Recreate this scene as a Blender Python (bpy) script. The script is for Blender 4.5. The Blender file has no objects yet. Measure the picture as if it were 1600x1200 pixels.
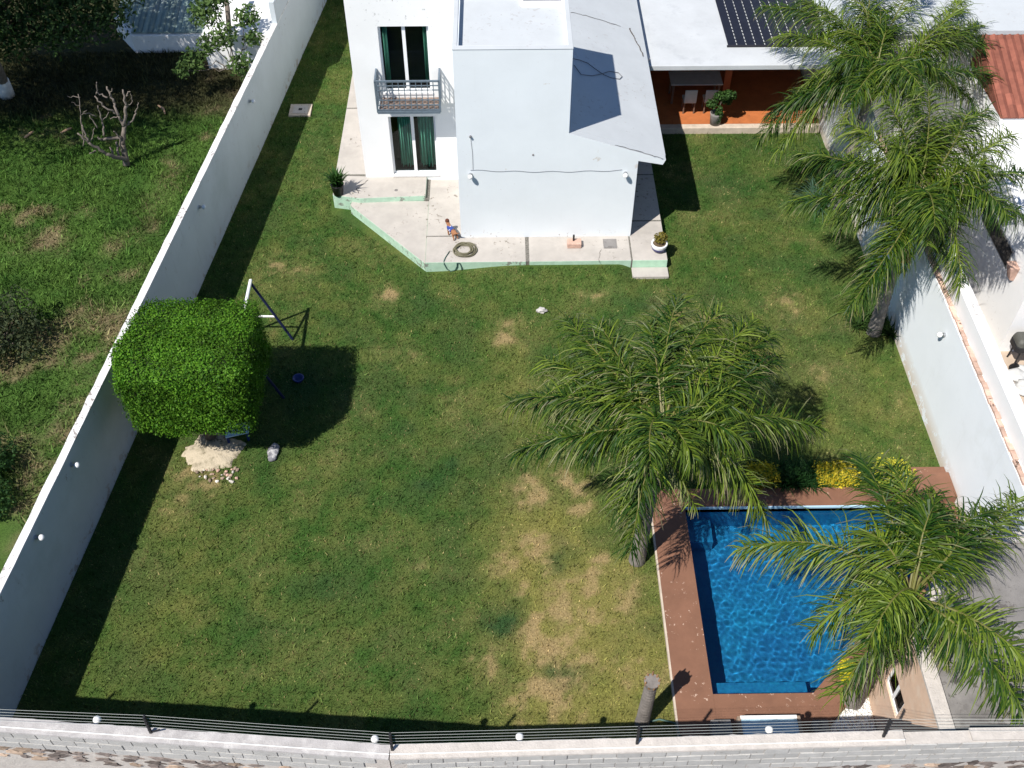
import bpy, bmesh, math, random
import numpy as np
from mathutils import Vector, Matrix, noise as mnoise
random.seed(7); rng = np.random.default_rng(11)
R = math.radians
sc = bpy.context.scene
COL = sc.collection
# ------------------------------------------------------------------ camera, sky, sun, exposure
F_PX, PITCH, YAW, CAM_H = 1642.0, math.atan(1834/1642.0), R(0.8), 20.0
cd = bpy.data.cameras.new('camera'); cam = bpy.data.objects.new('camera', cd); COL.objects.link(cam)
cam.location = (0, 0, CAM_H); cam.rotation_euler = (math.pi/2-PITCH, 0, -YAW)
cd.sensor_width = 36; cd.lens = 36*F_PX/1600; cd.clip_end = 2000; cd.clip_start = .1
sc.camera = cam
SUN_EL, SUN_AZ = 53.5, 44.5          # elevation; azimuth towards which shadows fall, from +Y to +X
w = bpy.data.worlds.new('World'); sc.world = w; w.use_nodes = True
nt = w.node_tree; nt.nodes.clear()
sky = nt.nodes.new('ShaderNodeTexSky'); sky.sky_type = 'NISHITA'; sky.sun_disc = False
sky.sun_elevation = R(SUN_EL); sky.sun_rotation = R(180+SUN_AZ); sky.altitude = 1800; sky.ozone_density = 4.; sky.dust_density = .3
bg = nt.nodes.new('ShaderNodeBackground'); bg.inputs['Strength'].default_value = 0.088
wo = nt.nodes.new('ShaderNodeOutputWorld')
nt.links.new(sky.outputs[0], bg.inputs[0]); nt.links.new(bg.outputs[0], wo.inputs[0])
ld = bpy.data.lights.new('sun', 'SUN'); ld.energy = 4.7; ld.angle = R(.53); ld.color = (1, .955, .89)
sun = bpy.data.objects.new('sun', ld); COL.objects.link(sun); sun.location = (-20, -20, 40)
sd = Vector((math.sin(R(SUN_AZ))*math.cos(R(SUN_EL)), math.cos(R(SUN_AZ))*math.cos(R(SUN_EL)), -math.sin(R(SUN_EL))))
sun.rotation_euler = sd.to_track_quat('-Z', 'Y').to_euler()
sc.view_settings.view_transform = 'Standard'; sc.view_settings.look = 'None'
sc.view_settings.exposure = 0.5; sc.view_settings.gamma = 1
sc.render.engine = 'CYCLES'; sc.cycles.max_bounces = 6; sc.cycles.transparent_max_bounces = 12
sc.cycles.use_denoising = True

# ------------------------------------------------------------------ photo pixel -> place
CO = np.array([0, 0, CAM_H])
def ray(px, py):
    x = (px-800)/F_PX; y = (600-py)/F_PX; c, s = math.cos(PITCH), math.sin(PITCH)
    d = np.array([x, c+y*s, -s+y*c]); cy, sy = math.cos(-YAW), math.sin(-YAW)
    return np.array([cy*d[0]-sy*d[1], sy*d[0]+cy*d[1], d[2]])
def P(px, py, z=0.):
    d = ray(px, py); return CO+d*((z-CAM_H)/d[2])
def PY(px, py, Y):
    d = ray(px, py); return CO+d*(Y/d[1])
def PX(px, py, X):
    d = ray(px, py); return CO+d*(X/d[0])

# ------------------------------------------------------------------ noise in numpy
_lat = rng.random((256, 256))
def vnoise(x, y):
    xi = np.floor(x).astype(int); yi = np.floor(y).astype(int); fx = x-xi; fy = y-yi
    fx = fx*fx*(3-2*fx); fy = fy*fy*(3-2*fy)
    a = _lat[xi % 256, yi % 256]; b = _lat[(xi+1) % 256, yi % 256]; c = _lat[xi % 256, (yi+1) % 256]; d = _lat[(xi+1) % 256, (yi+1) % 256]
    return (a*(1-fx)+b*fx)*(1-fy)+(c*(1-fx)+d*fx)*fy
def fbm(x, y, s, o=4):
    v = 0; a = .5; t = 0
    for i in range(o):
        v = v+a*vnoise(x*s+17.3*i, y*s+5.1*i); t += a; a *= .5; s *= 2.03
    return v/t
def sstep(a, b, x):
    t = np.clip((x-a)/(b-a), 0, 1); return t*t*(3-2*t)

# ------------------------------------------------------------------ materials
MAT = {}
def new_mat(name):
    m = bpy.data.materials.new(name); m.use_nodes = True; m.node_tree.nodes.clear()
    o = m.node_tree.nodes.new('ShaderNodeOutputMaterial'); MAT[name] = m
    return m, m.node_tree, o
def nd(t, typ, **kw):
    n = t.nodes.new(typ)
    for k, v in kw.items():
        if k in n.inputs: n.inputs[k].default_value = v
        else: setattr(n, k, v)
    return n
def noise_node(t, scale, detail=4, rough=.6, vec=None):
    n = nd(t, 'ShaderNodeTexNoise', Scale=scale, Detail=detail, Roughness=rough)
    if vec: t.links.new(vec, n.inputs['Vector'])
    return n.outputs['Fac']
def ramp(t, fac, stops):
    r = t.nodes.new('ShaderNodeValToRGB'); e = r.color_ramp.elements
    while len(e) < len(stops): e.new(.5)
    for i, (p, c) in enumerate(stops):
        e[i].position = p; e[i].color = (*c, 1) if len(c) == 3 else c
    t.links.new(fac, r.inputs[0]); return r.outputs[0]
def mix(t, fac, a, b, mode='MIX'):
    n = nd(t, 'ShaderNodeMix', data_type='RGBA', blend_type=mode)
    for s, v in ((n.inputs[0], fac), (n.inputs[6], a), (n.inputs[7], b)):
        if hasattr(v, 'is_output'): t.links.new(v, s)
        elif isinstance(v, (int, float)): s.default_value = v
        else: s.default_value = (*v, 1)
    return n.outputs[2]
def g(v): return (v, v, v)
def M(name, col, rough=.8, var=.12, scale=3., bump=.25, bscale=70., specks=None, blotch=None, objvar=0., metal=0., spec=.3, streak=None, base=None):
    """general surface: colour, slow variation, relief, optional specks (colour, amount, scale), blotch (colour, low, high, scale)"""
    m, t, o = new_mat(name)
    pos = nd(t, 'ShaderNodeNewGeometry').outputs['Position']
    lo = tuple(c*(1-var) for c in col); hi = tuple(min(1, c*(1+var)) for c in col)
    c = ramp(t, noise_node(t, scale, 5, .65, pos), [(.3, lo), (.7, hi)])
    if blotch:
        bc, a, b, s = blotch
        k = ramp(t, noise_node(t, s, 6, .7, pos), [(a, g(0)), (b, g(1))])
        c = mix(t, k, c, bc)
    if specks:
        bc, amt, s = specks
        k1 = ramp(t, noise_node(t, s, 3, .7, pos), [(1-amt-.04, g(0)), (1-amt, g(1))])
        k2 = ramp(t, noise_node(t, s/9, 2, .5, pos), [(.5, g(0)), (.6, g(1))])
        k = mix(t, 1., k1, k2, 'MULTIPLY')
        c = mix(t, k, c, bc)
    if streak:
        bc, amt = streak
        mp = nd(t, 'ShaderNodeMapping'); mp.inputs['Scale'].default_value = (9, 9, .7); t.links.new(pos, mp.inputs[0])
        k = ramp(t, noise_node(t, 1., 4, .6, mp.outputs[0]), [(.62, g(0)), (.8, g(amt))])
        c = mix(t, k, c, bc)
    if base:                                             # peeling paint and splash dirt in bands of height
        for bc, z0, z1, z2, z3, s, th in base:
            sx = nd(t, 'ShaderNodeSeparateXYZ'); t.links.new(pos, sx.inputs[0])
            zr = nd(t, 'ShaderNodeMapRange'); zr.inputs[1].default_value = z0; zr.inputs[2].default_value = z3; t.links.new(sx.outputs[2], zr.inputs[0])
            kz = ramp(t, zr.outputs[0], [(0, g(0)), ((z1-z0)/(z3-z0), g(1)), ((z2-z0)/(z3-z0), g(1)), (1, g(0))])
            kn = ramp(t, noise_node(t, s, 5, .75, pos), [(th, g(0)), (th+.05, g(1))])
            c = mix(t, mix(t, 1., kz, kn, 'MULTIPLY'), c, bc)
    if objvar:
        r = nd(t, 'ShaderNodeObjectInfo').outputs['Random']
        k = ramp(t, r, [(0, g(1-objvar)), (1, g(1+objvar))]); c = mix(t, 1., c, k, 'MULTIPLY')
    b = nd(t, 'ShaderNodeBsdfPrincipled', Roughness=rough, Metallic=metal); b.inputs['Specular IOR Level'].default_value = spec
    t.links.new(c, b.inputs['Base Color'])
    if bump:
        bp = nd(t, 'ShaderNodeBump', Strength=bump, Distance=.02)
        t.links.new(noise_node(t, bscale, 4, .65, pos), bp.inputs['Height']); t.links.new(bp.outputs[0], b.inputs['Normal'])
    t.links.new(b.outputs[0], o.inputs[0]); return m
def leaf_mat(name, rough=.45, trans=.3, spec=.35):
    """foliage: colour comes from the mesh attribute 'col'"""
    m, t, o = new_mat(name)
    c = nd(t, 'ShaderNodeVertexColor', layer_name='col').outputs[0]
    b = nd(t, 'ShaderNodeBsdfPrincipled', Roughness=rough); b.inputs['Specular IOR Level'].default_value = spec
    t.links.new(c, b.inputs['Base Color'])
    if trans:
        tr = nd(t, 'ShaderNodeBsdfTranslucent'); c2 = mix(t, 1., c, (1.25, 1.35, .5), 'MULTIPLY'); t.links.new(c2, tr.inputs[0])
        mx = nd(t, 'ShaderNodeMixShader'); mx.inputs[0].default_value = trans
        t.links.new(b.outputs[0], mx.inputs[1]); t.links.new(tr.outputs[0], mx.inputs[2]); t.links.new(mx.outputs[0], o.inputs[0])
    else: t.links.new(b.outputs[0], o.inputs[0])
    return m
leaf_mat('frond', .45, .2, .2); leaf_mat('leaf', .55, .22, .12); leaf_mat('blade', .75, .15, .1); leaf_mat('petal', .6, .25, .2)
def ground_mat(name):
    m, t, o = new_mat(name)
    pos = nd(t, 'ShaderNodeNewGeometry').outputs['Position']
    c = nd(t, 'ShaderNodeVertexColor', layer_name='col').outputs[0]
    k = ramp(t, noise_node(t, 26, 5, .75, pos), [(.3, g(.5)), (.7, g(1.4))]); c = mix(t, 1., c, k, 'MULTIPLY')
    b = nd(t, 'ShaderNodeBsdfPrincipled', Roughness=.95); b.inputs['Specular IOR Level'].default_value = .1
    t.links.new(c, b.inputs['Base Color'])
    bp = nd(t, 'ShaderNodeBump', Strength=.8, Distance=.03)
    t.links.new(noise_node(t, 38, 5, .75, pos), bp.inputs['Height']); t.links.new(bp.outputs[0], b.inputs['Normal'])
    t.links.new(b.outputs[0], o.inputs[0]); return m
ground_mat('lawn_soil')
M('white_wall', (.80, .80, .79), .8, .03, 1.2, .12, 90, base=[((.40, .37, .33), .3, .45, .55, .85, 9, .62), ((.30, .29, .28), 5.0, 6.0, 6.4, 6.6, 7, .62)])
M('tower_wall', (.72, .76, .785), .8, .03, 1.0, .15, 110, specks=((.45, .44, .42), .28, 12), streak=((.62, .64, .64), .3), base=[((.42, .38, .34), .2, .36, .42, .70, 10, .60), ((.60, .58, .55), .5, 1., 5.6, 6.4, 1.3, .66)])
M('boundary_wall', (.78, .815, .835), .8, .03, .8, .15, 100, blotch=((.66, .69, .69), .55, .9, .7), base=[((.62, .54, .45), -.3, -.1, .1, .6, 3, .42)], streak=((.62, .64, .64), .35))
M('shade_wall', (.51, .555, .585), .8, .05, .7, .12, 100, blotch=((.40, .45, .46), .5, .85, .5), base=[((.36, .33, .30), -.3, -.1, .12, .5, 3, .55), ((.30, .30, .29), 1.3, 2.2, 2.4, 2.5, 5, .62)], streak=((.36, .38, .38), .5))  # white left wall; its shade is put into this darker, bluer colour
M('coping', (.72, .71, .70), .9, .1, 5, .5, 60, specks=((.3, .27, .25), .42, 9))
M('grey_coping', (.40, .38, .37), .9, .15, 4, .6, 50, blotch=((.55, .53, .51), .5, .7, 3))
M('roof_white', (.47, .495, .51), .85, .05, 1.2, .25, 30, specks=((.40, .40, .40), .36, 7))
M('roof_white2', (.47, .49, .505), .85, .08, .9, .3, 20, blotch=((.37, .39, .41), .55, .8, 1.4))
M('roof_cream', (.68, .63, .59), .85, .1, 2, .4, 20)
M('concrete', (.41, .38, .345), .85, .12, 1.3, .3, 60, specks=((.2, .18, .15), .36, 8), blotch=((.47, .435, .395), .5, .75, 2.2))
M('grey_concrete', (.19, .18, .172), .9, .25, 1.5, .35, 50, blotch=((.27, .255, .24), .5, .75, .8), specks=((.10, .09, .085), .40, 5))
M('green_paint', (.40, .57, .44), .7, .12, 5, .3, 60, specks=((.22, .24, .2), .40, 7), blotch=((.55, .62, .52), .58, .75, 5))
M('green_paint2', (.42, .63, .47), .7, .12, 5, .3, 60, blotch=((.55, .55, .48), .6, .75, 6))
M('pebble_joint', (.16, .15, .13), .9, .6, 30, 1., 40)
M('crack', (.10, .09, .08), .9, .3, 30, 0)
M('metal_rail', (.14, .18, .22), .45, .15, 10, 0, metal=.3)
M('frame_white', (.80, .81, .82), .4, .03, 3, 0)
M('dark_room', (.05, .045, .04), .9, .1, 2, 0)
M('terracotta_tile', (.25, .185, .15), .7, .25, 10, .3, 30, objvar=.2)
M('orange_floor', (.42, .135, .045), .6, .14, 3, .2, 20, specks=((.25, .09, .04), .36, 9))
M('orange_wall', (.36, .10, .04), .8, .1, 3, .1, 50)
M('deck', (.195, .096, .060), .75, .12, 2.2, .25, 40, specks=((.5, .36, .28), .33, 12))
M('deck_edge', (.50, .42, .34), .85, .15, 5, .3, 40)
M('trunk_grey', (.20, .18, .165), .9, .25, 5, .7, 30, streak=None)
M('trunk_brown', (.20, .12, .06), .9, .35, 6, .8, 25)
M('bark', (.15, .125, .10), .9, .3, 8, .8, 30)
M('dry_wood', (.17, .142, .12), .9, .25, 9, .6, 40)
M('whitewash', (.6, .6, .58), .9, .15, 6, .4, 30)
M('stone', (.17, .14, .125), .85, .35, 7, .6, 20, objvar=.45)
M('stone_tan', (.32, .24, .18), .85, .3, 7, .6, 20, objvar=.35)
M('mortar', (.50, .46, .42), .95, .12, 6, .7, 30)
M('block', (.46, .45, .43), .95, .1, 5, .7, 50, objvar=.09, specks=((.22, .2, .18), .33, 14))
M('peach_wall', (.64, .46, .34), .85, .1, 2.5, .2, 60, blotch=((.68, .55, .44), .5, .75, 3))
M('steel', (.45, .46, .47), .4, .1, 5, 0, metal=.8)
M('black_metal', (.02, .02, .022), .5, .1, 5, 0)
M('wire', (.45, .47, .44), .5, .05, 5, 0)
M('globe', (.80, .80, .78), .25, .02, 2, 0)
M('solar', (.012, .013, .022), .5, .2, 4, .1, 60)
M('solar_tube', (.02, .02, .026), .5, .2, 4, 0)
M('blue_plastic', (.02, .04, .16), .4, .1, 4, 0)
M('sky_blue', (.42, .62, .75), .45, .05, 4, 0)
M('navy_paint', (.012, .018, .06), .45, .1, 5, 0)
M('white_paint', (.8, .8, .78), .45, .05, 5, 0)
M('black_plastic', (.012, .012, .013), .45, .1, 5, 0)
M('glaze_white', (.78, .78, .77), .3, .03, 4, 0); M('glaze_blue', (.035, .035, .14), .3, .1, 4, 0)
M('clay', (.52, .20, .08), .75, .15, 8, .2, 40)
M('brick_pink', (.50, .33, .26), .85, .15, 8, .4, 40)
M('old_brick', (.55, .38, .30), .9, .3, 6, .7, 25, objvar=.25, specks=((.12, .08, .06), .42, 12))
M('roof_tile', (.23, .08, .053), .8, .2, 5, .3, 40, objvar=.2)
M('hose', (.13, .12, .075), .5, .2, 12, 0); M('cable', (.16, .16, .17), .6, .1, 5, 0); M('hose_green', (.06, .12, .10), .5, .2, 12, 0)
M('fur', (.30, .14, .07), .9, .25, 30, .3, 120); M('fur_dark', (.10, .035, .02), .9, .25, 30, .3, 120)
M('shirt', (.03, .06, .25), .8, .1, 20, .2, 90, blotch=((.7, .7, .72), .56, .58, 9))
M('sand', (.50, .43, .32), .95, .12, 4, .8, 35, specks=((.13, .11, .06), .42, 14), blotch=((.22, .19, .13), .48, .66, 4))
M('pebble', (.62, .58, .52), .7, .2, 8, .2, 40, objvar=.25)
M('grey_stone', (.42, .40, .38), .85, .3, 6, .6, 18)
M('slate', (.17, .17, .19), .6, .4, 9, .5, 25, blotch=((.5, .49, .48), .5, .62, 9))
M('corrugated', (.20, .27, .25), .5, .2, 2, .1, 30, objvar=.25, blotch=((.30, .33, .31), .5, .75, 1.2))
M('curtain', (.22, .58, .44), .8, .15, 5, .2, 30)
M('earth', (.12, .085, .05), .95, .3, 3, .8, 20)
M('street', (.16, .14, .12), .95, .2, 3, .5, 30)
M('beige_floor', (.45, .36, .28), .85, .1, 3, .2, 40)
M('grill_grey', (.085, .085, .075), .55, .1, 8, .1, 60); M('cushion', (.5, .5, .49), .8, .1, 4, .2, 40); M('wicker', (.16, .10, .07), .8, .2, 12, .2, 40)
M('board', (.42, .27, .17), .8, .2, 6, .2, 40)
M('dead_leaf', (.26, .15, .08), .9, .3, 8, .3, 30)
def glass_mat():
    m, t, o = new_mat('glass')
    a = nd(t, 'ShaderNodeBsdfTransparent'); a.inputs[0].default_value = (.78, .86, .84, 1)
    b = nd(t, 'ShaderNodeBsdfGlossy', Roughness=.02); fr = nd(t, 'ShaderNodeFresnel', IOR=1.3)
    mx = nd(t, 'ShaderNodeMixShader'); t.links.new(fr.outputs[0], mx.inputs[0])
    t.links.new(a.outputs[0], mx.inputs[1]); t.links.new(b.outputs[0], mx.inputs[2]); t.links.new(mx.outputs[0], o.inputs[0])
glass_mat()
def water_mat():
    m, t, o = new_mat('pool_water')
    b = nd(t, 'ShaderNodeBsdfGlass', IOR=1.333, Roughness=0.); b.inputs[0].default_value = (.86, .95, .98, 1)
    t.links.new(b.outputs[0], o.inputs[0])
water_mat()
def pool_tile():
    m, t, o = new_mat('pool_tile')
    pos = nd(t, 'ShaderNodeNewGeometry').outputs['Position']
    br = nd(t, 'ShaderNodeTexBrick', Scale=1., offset=0.); br.inputs['Brick Width'].default_value = .05; br.inputs['Row Height'].default_value = .05; br.inputs['Mortar Size'].default_value = .003
    t.links.new(pos, br.inputs[0]); br.inputs['Color1'].default_value = (.007, .128, .335, 1); br.inputs['Color2'].default_value = (.010, .168, .38, 1); br.inputs['Mortar'].default_value = (.010, .155, .365, 1)
    k = ramp(t, noise_node(t, .9, 3, .6, pos), [(.35, (.8, 1., .95)), (.65, (1.0, 1.35, 1.1))])
    c = mix(t, 1., br.outputs[0], k, 'MULTIPLY')
    b = nd(t, 'ShaderNodeBsdfPrincipled', Roughness=.4); t.links.new(c, b.inputs[0]); t.links.new(b.outputs[0], o.inputs[0])
pool_tile()

# ------------------------------------------------------------------ mesh helpers
WLOC = {}
class MB:
    def __init__(s): s.v = []; s.f = []; s.m = []; s.sm = False
    def add(s, verts, faces, mi=0):
        o = len(s.v); s.v += [tuple(map(float, p)) for p in verts]
        for f in faces: s.f.append(tuple(i+o for i in f)); s.m.append(mi)
        return s
    def box(s, x0, x1, y0, y1, z0, z1, mi=0):
        return s.add([(x0, y0, z0), (x1, y0, z0), (x1, y1, z0), (x0, y1, z0), (x0, y0, z1), (x1, y0, z1), (x1, y1, z1), (x0, y1, z1)],
                     [(3, 2, 1, 0), (4, 5, 6, 7), (0, 1, 5, 4), (1, 2, 6, 5), (2, 3, 7, 6), (3, 0, 4, 7)], mi)
    def prism(s, poly, z0, z1, mt=0, ms=0):
        """poly counter-clockwise, z may be a list per vertex"""
        a = sum(poly[i][0]*poly[(i+1) % len(poly)][1]-poly[(i+1) % len(poly)][0]*poly[i][1] for i in range(len(poly)))
        if a < 0: poly = poly[::-1]
        n = len(poly); z0 = z0 if hasattr(z0, '__len__') else [z0]*n; z1 = z1 if hasattr(z1, '__len__') else [z1]*n
        vs = [(p[0], p[1], z0[i]) for i, p in enumerate(poly)]+[(p[0], p[1], z1[i]) for i, p in enumerate(poly)]
        s.add(vs, [tuple(range(n, 2*n)), tuple(range(n-1, -1, -1))], mt)
        o = len(s.v)-2*n
        for i in range(n):
            j = (i+1) % n; s.f.append((o+i, o+j, o+n+j, o+n+i)); s.m.append(ms)
        return s
    def bar(s, a, b, w, h=None, mi=0):
        a = Vector(a); b = Vector(b); h = h or w; d = (b-a).normalized()
        u = d.cross(Vector((0, 0, 1)));
        if u.length < 1e-3: u = Vector((1, 0, 0))
        u.normalize(); k = u.cross(d)
        vs = []
        for p in (a, b):
            for sx, sy in ((-1, -1), (1, -1), (1, 1), (-1, 1)): vs.append(p+u*sx*w/2+k*sy*h/2)
        return s.add(vs, [(3, 2, 1, 0), (4, 5, 6, 7), (0, 1, 5, 4), (1, 2, 6, 5), (2, 3, 7, 6), (3, 0, 4, 7)], mi)
    def tube(s, pts, rad, n=8, mi=0, cap=True):
        pts = [Vector(p) for p in pts]; rad = rad if hasattr(rad, '__len__') else [rad]*len(pts)
        o = len(s.v); prev = None
        for i, p in enumerate(pts):
            d = (pts[min(i+1, len(pts)-1)]-pts[max(i-1, 0)])
            d = d.normalized() if d.length > 1e-9 else Vector((0, 0, 1))
            if prev is None:
                u = d.cross(Vector((0, 0, 1)))
                if u.length < 1e-2: u = d.cross(Vector((1, 0, 0)))
            else: u = prev-d*prev.dot(d)
            u.normalize(); prev = u; k = d.cross(u)
            for j in range(n):
                a = 2*math.pi*j/n; s.v.append(tuple(p+(u*math.cos(a)+k*math.sin(a))*rad[i]))
        for i in range(len(pts)-1):
            for j in range(n):
                s.f.append((o+i*n+j, o+i*n+(j+1) % n, o+(i+1)*n+(j+1) % n, o+(i+1)*n+j)); s.m.append(mi)
        if cap:
            s.f.append(tuple(o+j for j in range(n-1, -1, -1))); s.m.append(mi)
            s.f.append(tuple(o+(len(pts)-1)*n+j for j in range(n))); s.m.append(mi)
        return s
    def lathe(s, c, prof, n=16, mi=0):
        """prof: (radius, z) pairs; closed with fans at both ends"""
        o = len(s.v)
        for r, z in prof:
            for j in range(n):
                a = 2*math.pi*j/n; s.v.append((c[0]+r*math.cos(a), c[1]+r*math.sin(a), c[2]+z))
        for i in range(len(prof)-1):
            for j in range(n):
                s.f.append((o+i*n+j, o+i*n+(j+1) % n, o+(i+1)*n+(j+1) % n, o+(i+1)*n+j)); s.m.append(mi)
        s.f.append(tuple(o+j for j in range(n-1, -1, -1))); s.m.append(mi)
        s.f.append(tuple(o+(len(prof)-1)*n+j for j in range(n))); s.m.append(mi)
        return s
    def sphere(s, c, r, n=12, mi=0, sq=1.):
        return s.lathe(c, [(max(1e-3, r*math.sin(math.pi*i/8)), -r*sq*math.cos(math.pi*i/8)) for i in range(9)], n, mi)
    def blob(s, c, rx, ry, rz, seed=0, amp=.25, mi=0, sub=2):
        bm = bmesh.new(); bmesh.ops.create_icosphere(bm, subdivisions=sub, radius=1)
        vs = []
        for v in bm.verts:
            k = 1+amp*mnoise.noise(v.co*1.6+Vector((seed*3.7, seed, 0))); p = v.co*k
            vs.append((c[0]+p.x*rx, c[1]+p.y*ry, c[2]+max(-.9, p.z)*rz))
        bm.verts.index_update(); fs = [tuple(v.index for v in f.verts) for f in bm.faces]; bm.free()
        return s.add(vs, fs, mi)
    def build(s, name, mats, parent=None, smooth=False, bevel=0.):
        off = Vector((0, 0, 0))
        if parent is not None: off = WLOC[parent.name]
        me = bpy.data.meshes.new(name)
        me.from_pydata([(p[0]-off.x, p[1]-off.y, p[2]-off.z) for p in s.v], [], s.f)
        for mt in (mats if isinstance(mats, (list, tuple)) else [mats]): me.materials.append(MAT[mt])
        me.polygons.foreach_set('material_index', s.m)
        if smooth: me.polygons.foreach_set('use_smooth', [True]*len(s.f))
        me.update()
        ob = bpy.data.objects.new(name, me); COL.objects.link(ob)
        if parent is not None: ob.parent = parent
        WLOC[ob.name] = off
        if bevel:
            md = ob.modifiers.new('bevel', 'BEVEL'); md.width = bevel; md.segments = 2; md.limit_method = 'ANGLE'
        return ob
def tag(o, label, cat, group=None):
    o['label'] = label; o['category'] = cat
    if group: o['group'] = group
    return o
def struct(o): o['kind'] = 'structure'; return o
def thing(name, loc, label, cat, group=None):
    o = bpy.data.objects.new(name, None); COL.objects.link(o); o.location = tuple(map(float, loc)); o.empty_display_size = .2
    WLOC[o.name] = Vector(o.location); return tag(o, label, cat, group)
def piece(name, me, parent, loc, rot=(0, 0, 0), scale=(1, 1, 1)):
    """a copy that shares mesh data, placed in world coordinates under its parent"""
    o = bpy.data.objects.new(name, me); COL.objects.link(o); o.parent = parent
    o.location = Vector(tuple(map(float, loc)))-WLOC[parent.name]; o.rotation_euler = rot; o.scale = scale
    WLOC[o.name] = Vector(tuple(map(float, loc))); return o
def soup(name, V, C, mat, parent=None, k=3, kind=None):
    """N separate k-gons as one mesh: V (N,k,3), C (N,k,3) or (N,3) colours"""
    N = len(V); off = np.array(WLOC[parent.name]) if parent is not None else np.zeros(3)
    me = bpy.data.meshes.new(name); me.vertices.add(N*k); me.vertices.foreach_set('co', (V-off).astype(np.float32).ravel())
    me.loops.add(N*k); me.loops.foreach_set('vertex_index', np.arange(N*k, dtype=np.int32))
    me.polygons.add(N); me.polygons.foreach_set('loop_start', np.arange(0, N*k, k, dtype=np.int32))
    me.materials.append(MAT[mat]); me.update(calc_edges=True)
    if C.ndim == 2: C = np.repeat(C[:, None, :], k, 1)
    a = me.attributes.new('col', 'FLOAT_COLOR', 'POINT')
    a.data.foreach_set('color', np.concatenate([C, np.ones((N, k, 1))], 2).astype(np.float32).ravel())
    o = bpy.data.objects.new(name, me); COL.objects.link(o)
    if parent is not None: o.parent = parent
    WLOC[o.name] = Vector(off)
    if kind: o['kind'] = kind
    return o

# ------------------------------------------------------------------ ground: lawn, neighbour's yard, earth
def gz(x, y):
    """height of the lawn"""
    b = .20*sstep(-2.0, .6, x)*sstep(3.9, 3.3, x)*sstep(20.6, 22.2, y)
    return b+.05*(fbm(x, y, .35, 2)-.5)
LW0, LW1 = np.array([-6.30, 39.3]), np.array([-10.02, 7.3])      # foot of the left wall, lawn side
def lw_x(y): return LW1[0]+(LW0[0]-LW1[0])*(y-LW1[1])/(LW0[1]-LW1[1])
POOL = [(4.17, 13.96), (4.17, 9.39), (6.2, 9.39), (9.4, 12.6), (9.4, 13.96)]
def in_poly(x, y, poly):
    r = np.zeros(np.shape(x), bool); n = len(poly)
    for i in range(n):
        (x0, y0), (x1, y1) = poly[i], poly[(i+1) % n]
        c = ((y0 > y) != (y1 > y)) & (x < (x1-x0)*(y-y0)/(y1-y0+1e-12)+x0); r ^= c
    return r
# spots read off the photograph: px, py, radius m (x), radius m (y), strength
DRY = [(795, 520, .45, .5, .7), (612, 465, .35, .35, .9), (820, 770, .5, .45, .9), (885, 760, .28, .4, 1.), (790, 885, .35, .5, .9), (845, 865, .5, .35, .6), (900, 800, .35, .3, .5),
       (930, 460, .3, .2, .5), (945, 885, .25, .2, .8), (830, 990, .3, .6, .7), (910, 950, .7, .7, .5), (980, 940, .6, .5, .35), (830, 1080, .7, .35, .6), (770, 1040, .3, .4, .5),
       (600, 560, .5, .5, .25), (1100, 490, .8, .5, .3), (1225, 480, .7, .7, .35), (1290, 590, .5, .5, .35), (460, 420, .7, .5, .25), (700, 460, .5, .3, .25), (700, 880, .9, .6, .15),
       (270, 790, .5, .7, .4), (230, 880, .4, .5, .35), (320, 760, .6, .35, .6), (860, 1020, 1., .7, .35), (470, 1010, .7, .6, .22), (650, 1050, .6, .6, .2), (380, 1040, .6, .4, .2), (560, 640, .4, .5, .2), (860, 700, .6, .4, .3)]
LUSH = [(785, 965, .40, .45, 1.), (880, 1050, .45, .35, .9), (885, 870, .35, .3, .7), (700, 740, .8, .7, .5), (540, 900, 1., .7, .45), (760, 690, .6, .7, .5), (1000, 470, .9, .4, .6), (1130, 290, 1.2, .9, .55), (600, 700, .7, .7, .3),
        (470, 600, .8, .8, .4), (960, 740, .35, .35, .5), (1300, 520, .5, .4, .5), (620, 1010, .6, .4, .3), (500, 230, .5, 2., .35), (640, 480, .9, .5, .2)]
DRYW = [(*P(a, b)[:2], c, d, e) for a, b, c, d, e in DRY]; LUSHW = [(*P(a, b)[:2], c, d, e) for a, b, c, d, e in LUSH]
def lawn_mask(x, y):
    wx = x+.9*(fbm(x+9, y, 1.6, 4)-.5); wy = y+.9*(fbm(x, y+31, 1.6, 4)-.5)
    d = np.zeros_like(x); l = np.zeros_like(x)
    for cx, cy, rx, ry, s in DRYW: d = np.maximum(d, s*np.exp(-(((wx-cx)/rx)**2+((wy-cy)/ry)**2)))
    for cx, cy, rx, ry, s in LUSHW: l = np.maximum(l, s*np.exp(-(((wx-cx)/rx)**2+((wy-cy)/ry)**2)))
    n = fbm(x, y, .9, 4); n2 = fbm(x+50, y+20, 3.2, 3)
    near_pool = 1.25*np.exp(-(np.abs(x-1.85)/1.75)**3-(np.abs(y-9.6)/3.1)**3)+.85*np.exp(-((x-.9)/1.25)**2-((y-13.2)/2.2)**2)+.35*np.exp(-((x-.2)/.9)**2-((y-18.)/2.)**2)+.4*np.exp(-((x-7.6)/2.6)**2-((y-17.6)/2.2)**2)+.3*np.exp(-((x+7.4)/1.)**2-((y-12.)/2.6)**2)
    d = d*(.2+1.6*n2)+.55*sstep(.54, .74, n)*(.2+n2)*.5+.19*np.clip(near_pool, 0, 1)*sstep(.42, .62, n2)
    return np.clip(d, 0, 1), np.clip(l+.35*sstep(.5, .3, n), 0, 1), near_pool
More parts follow.
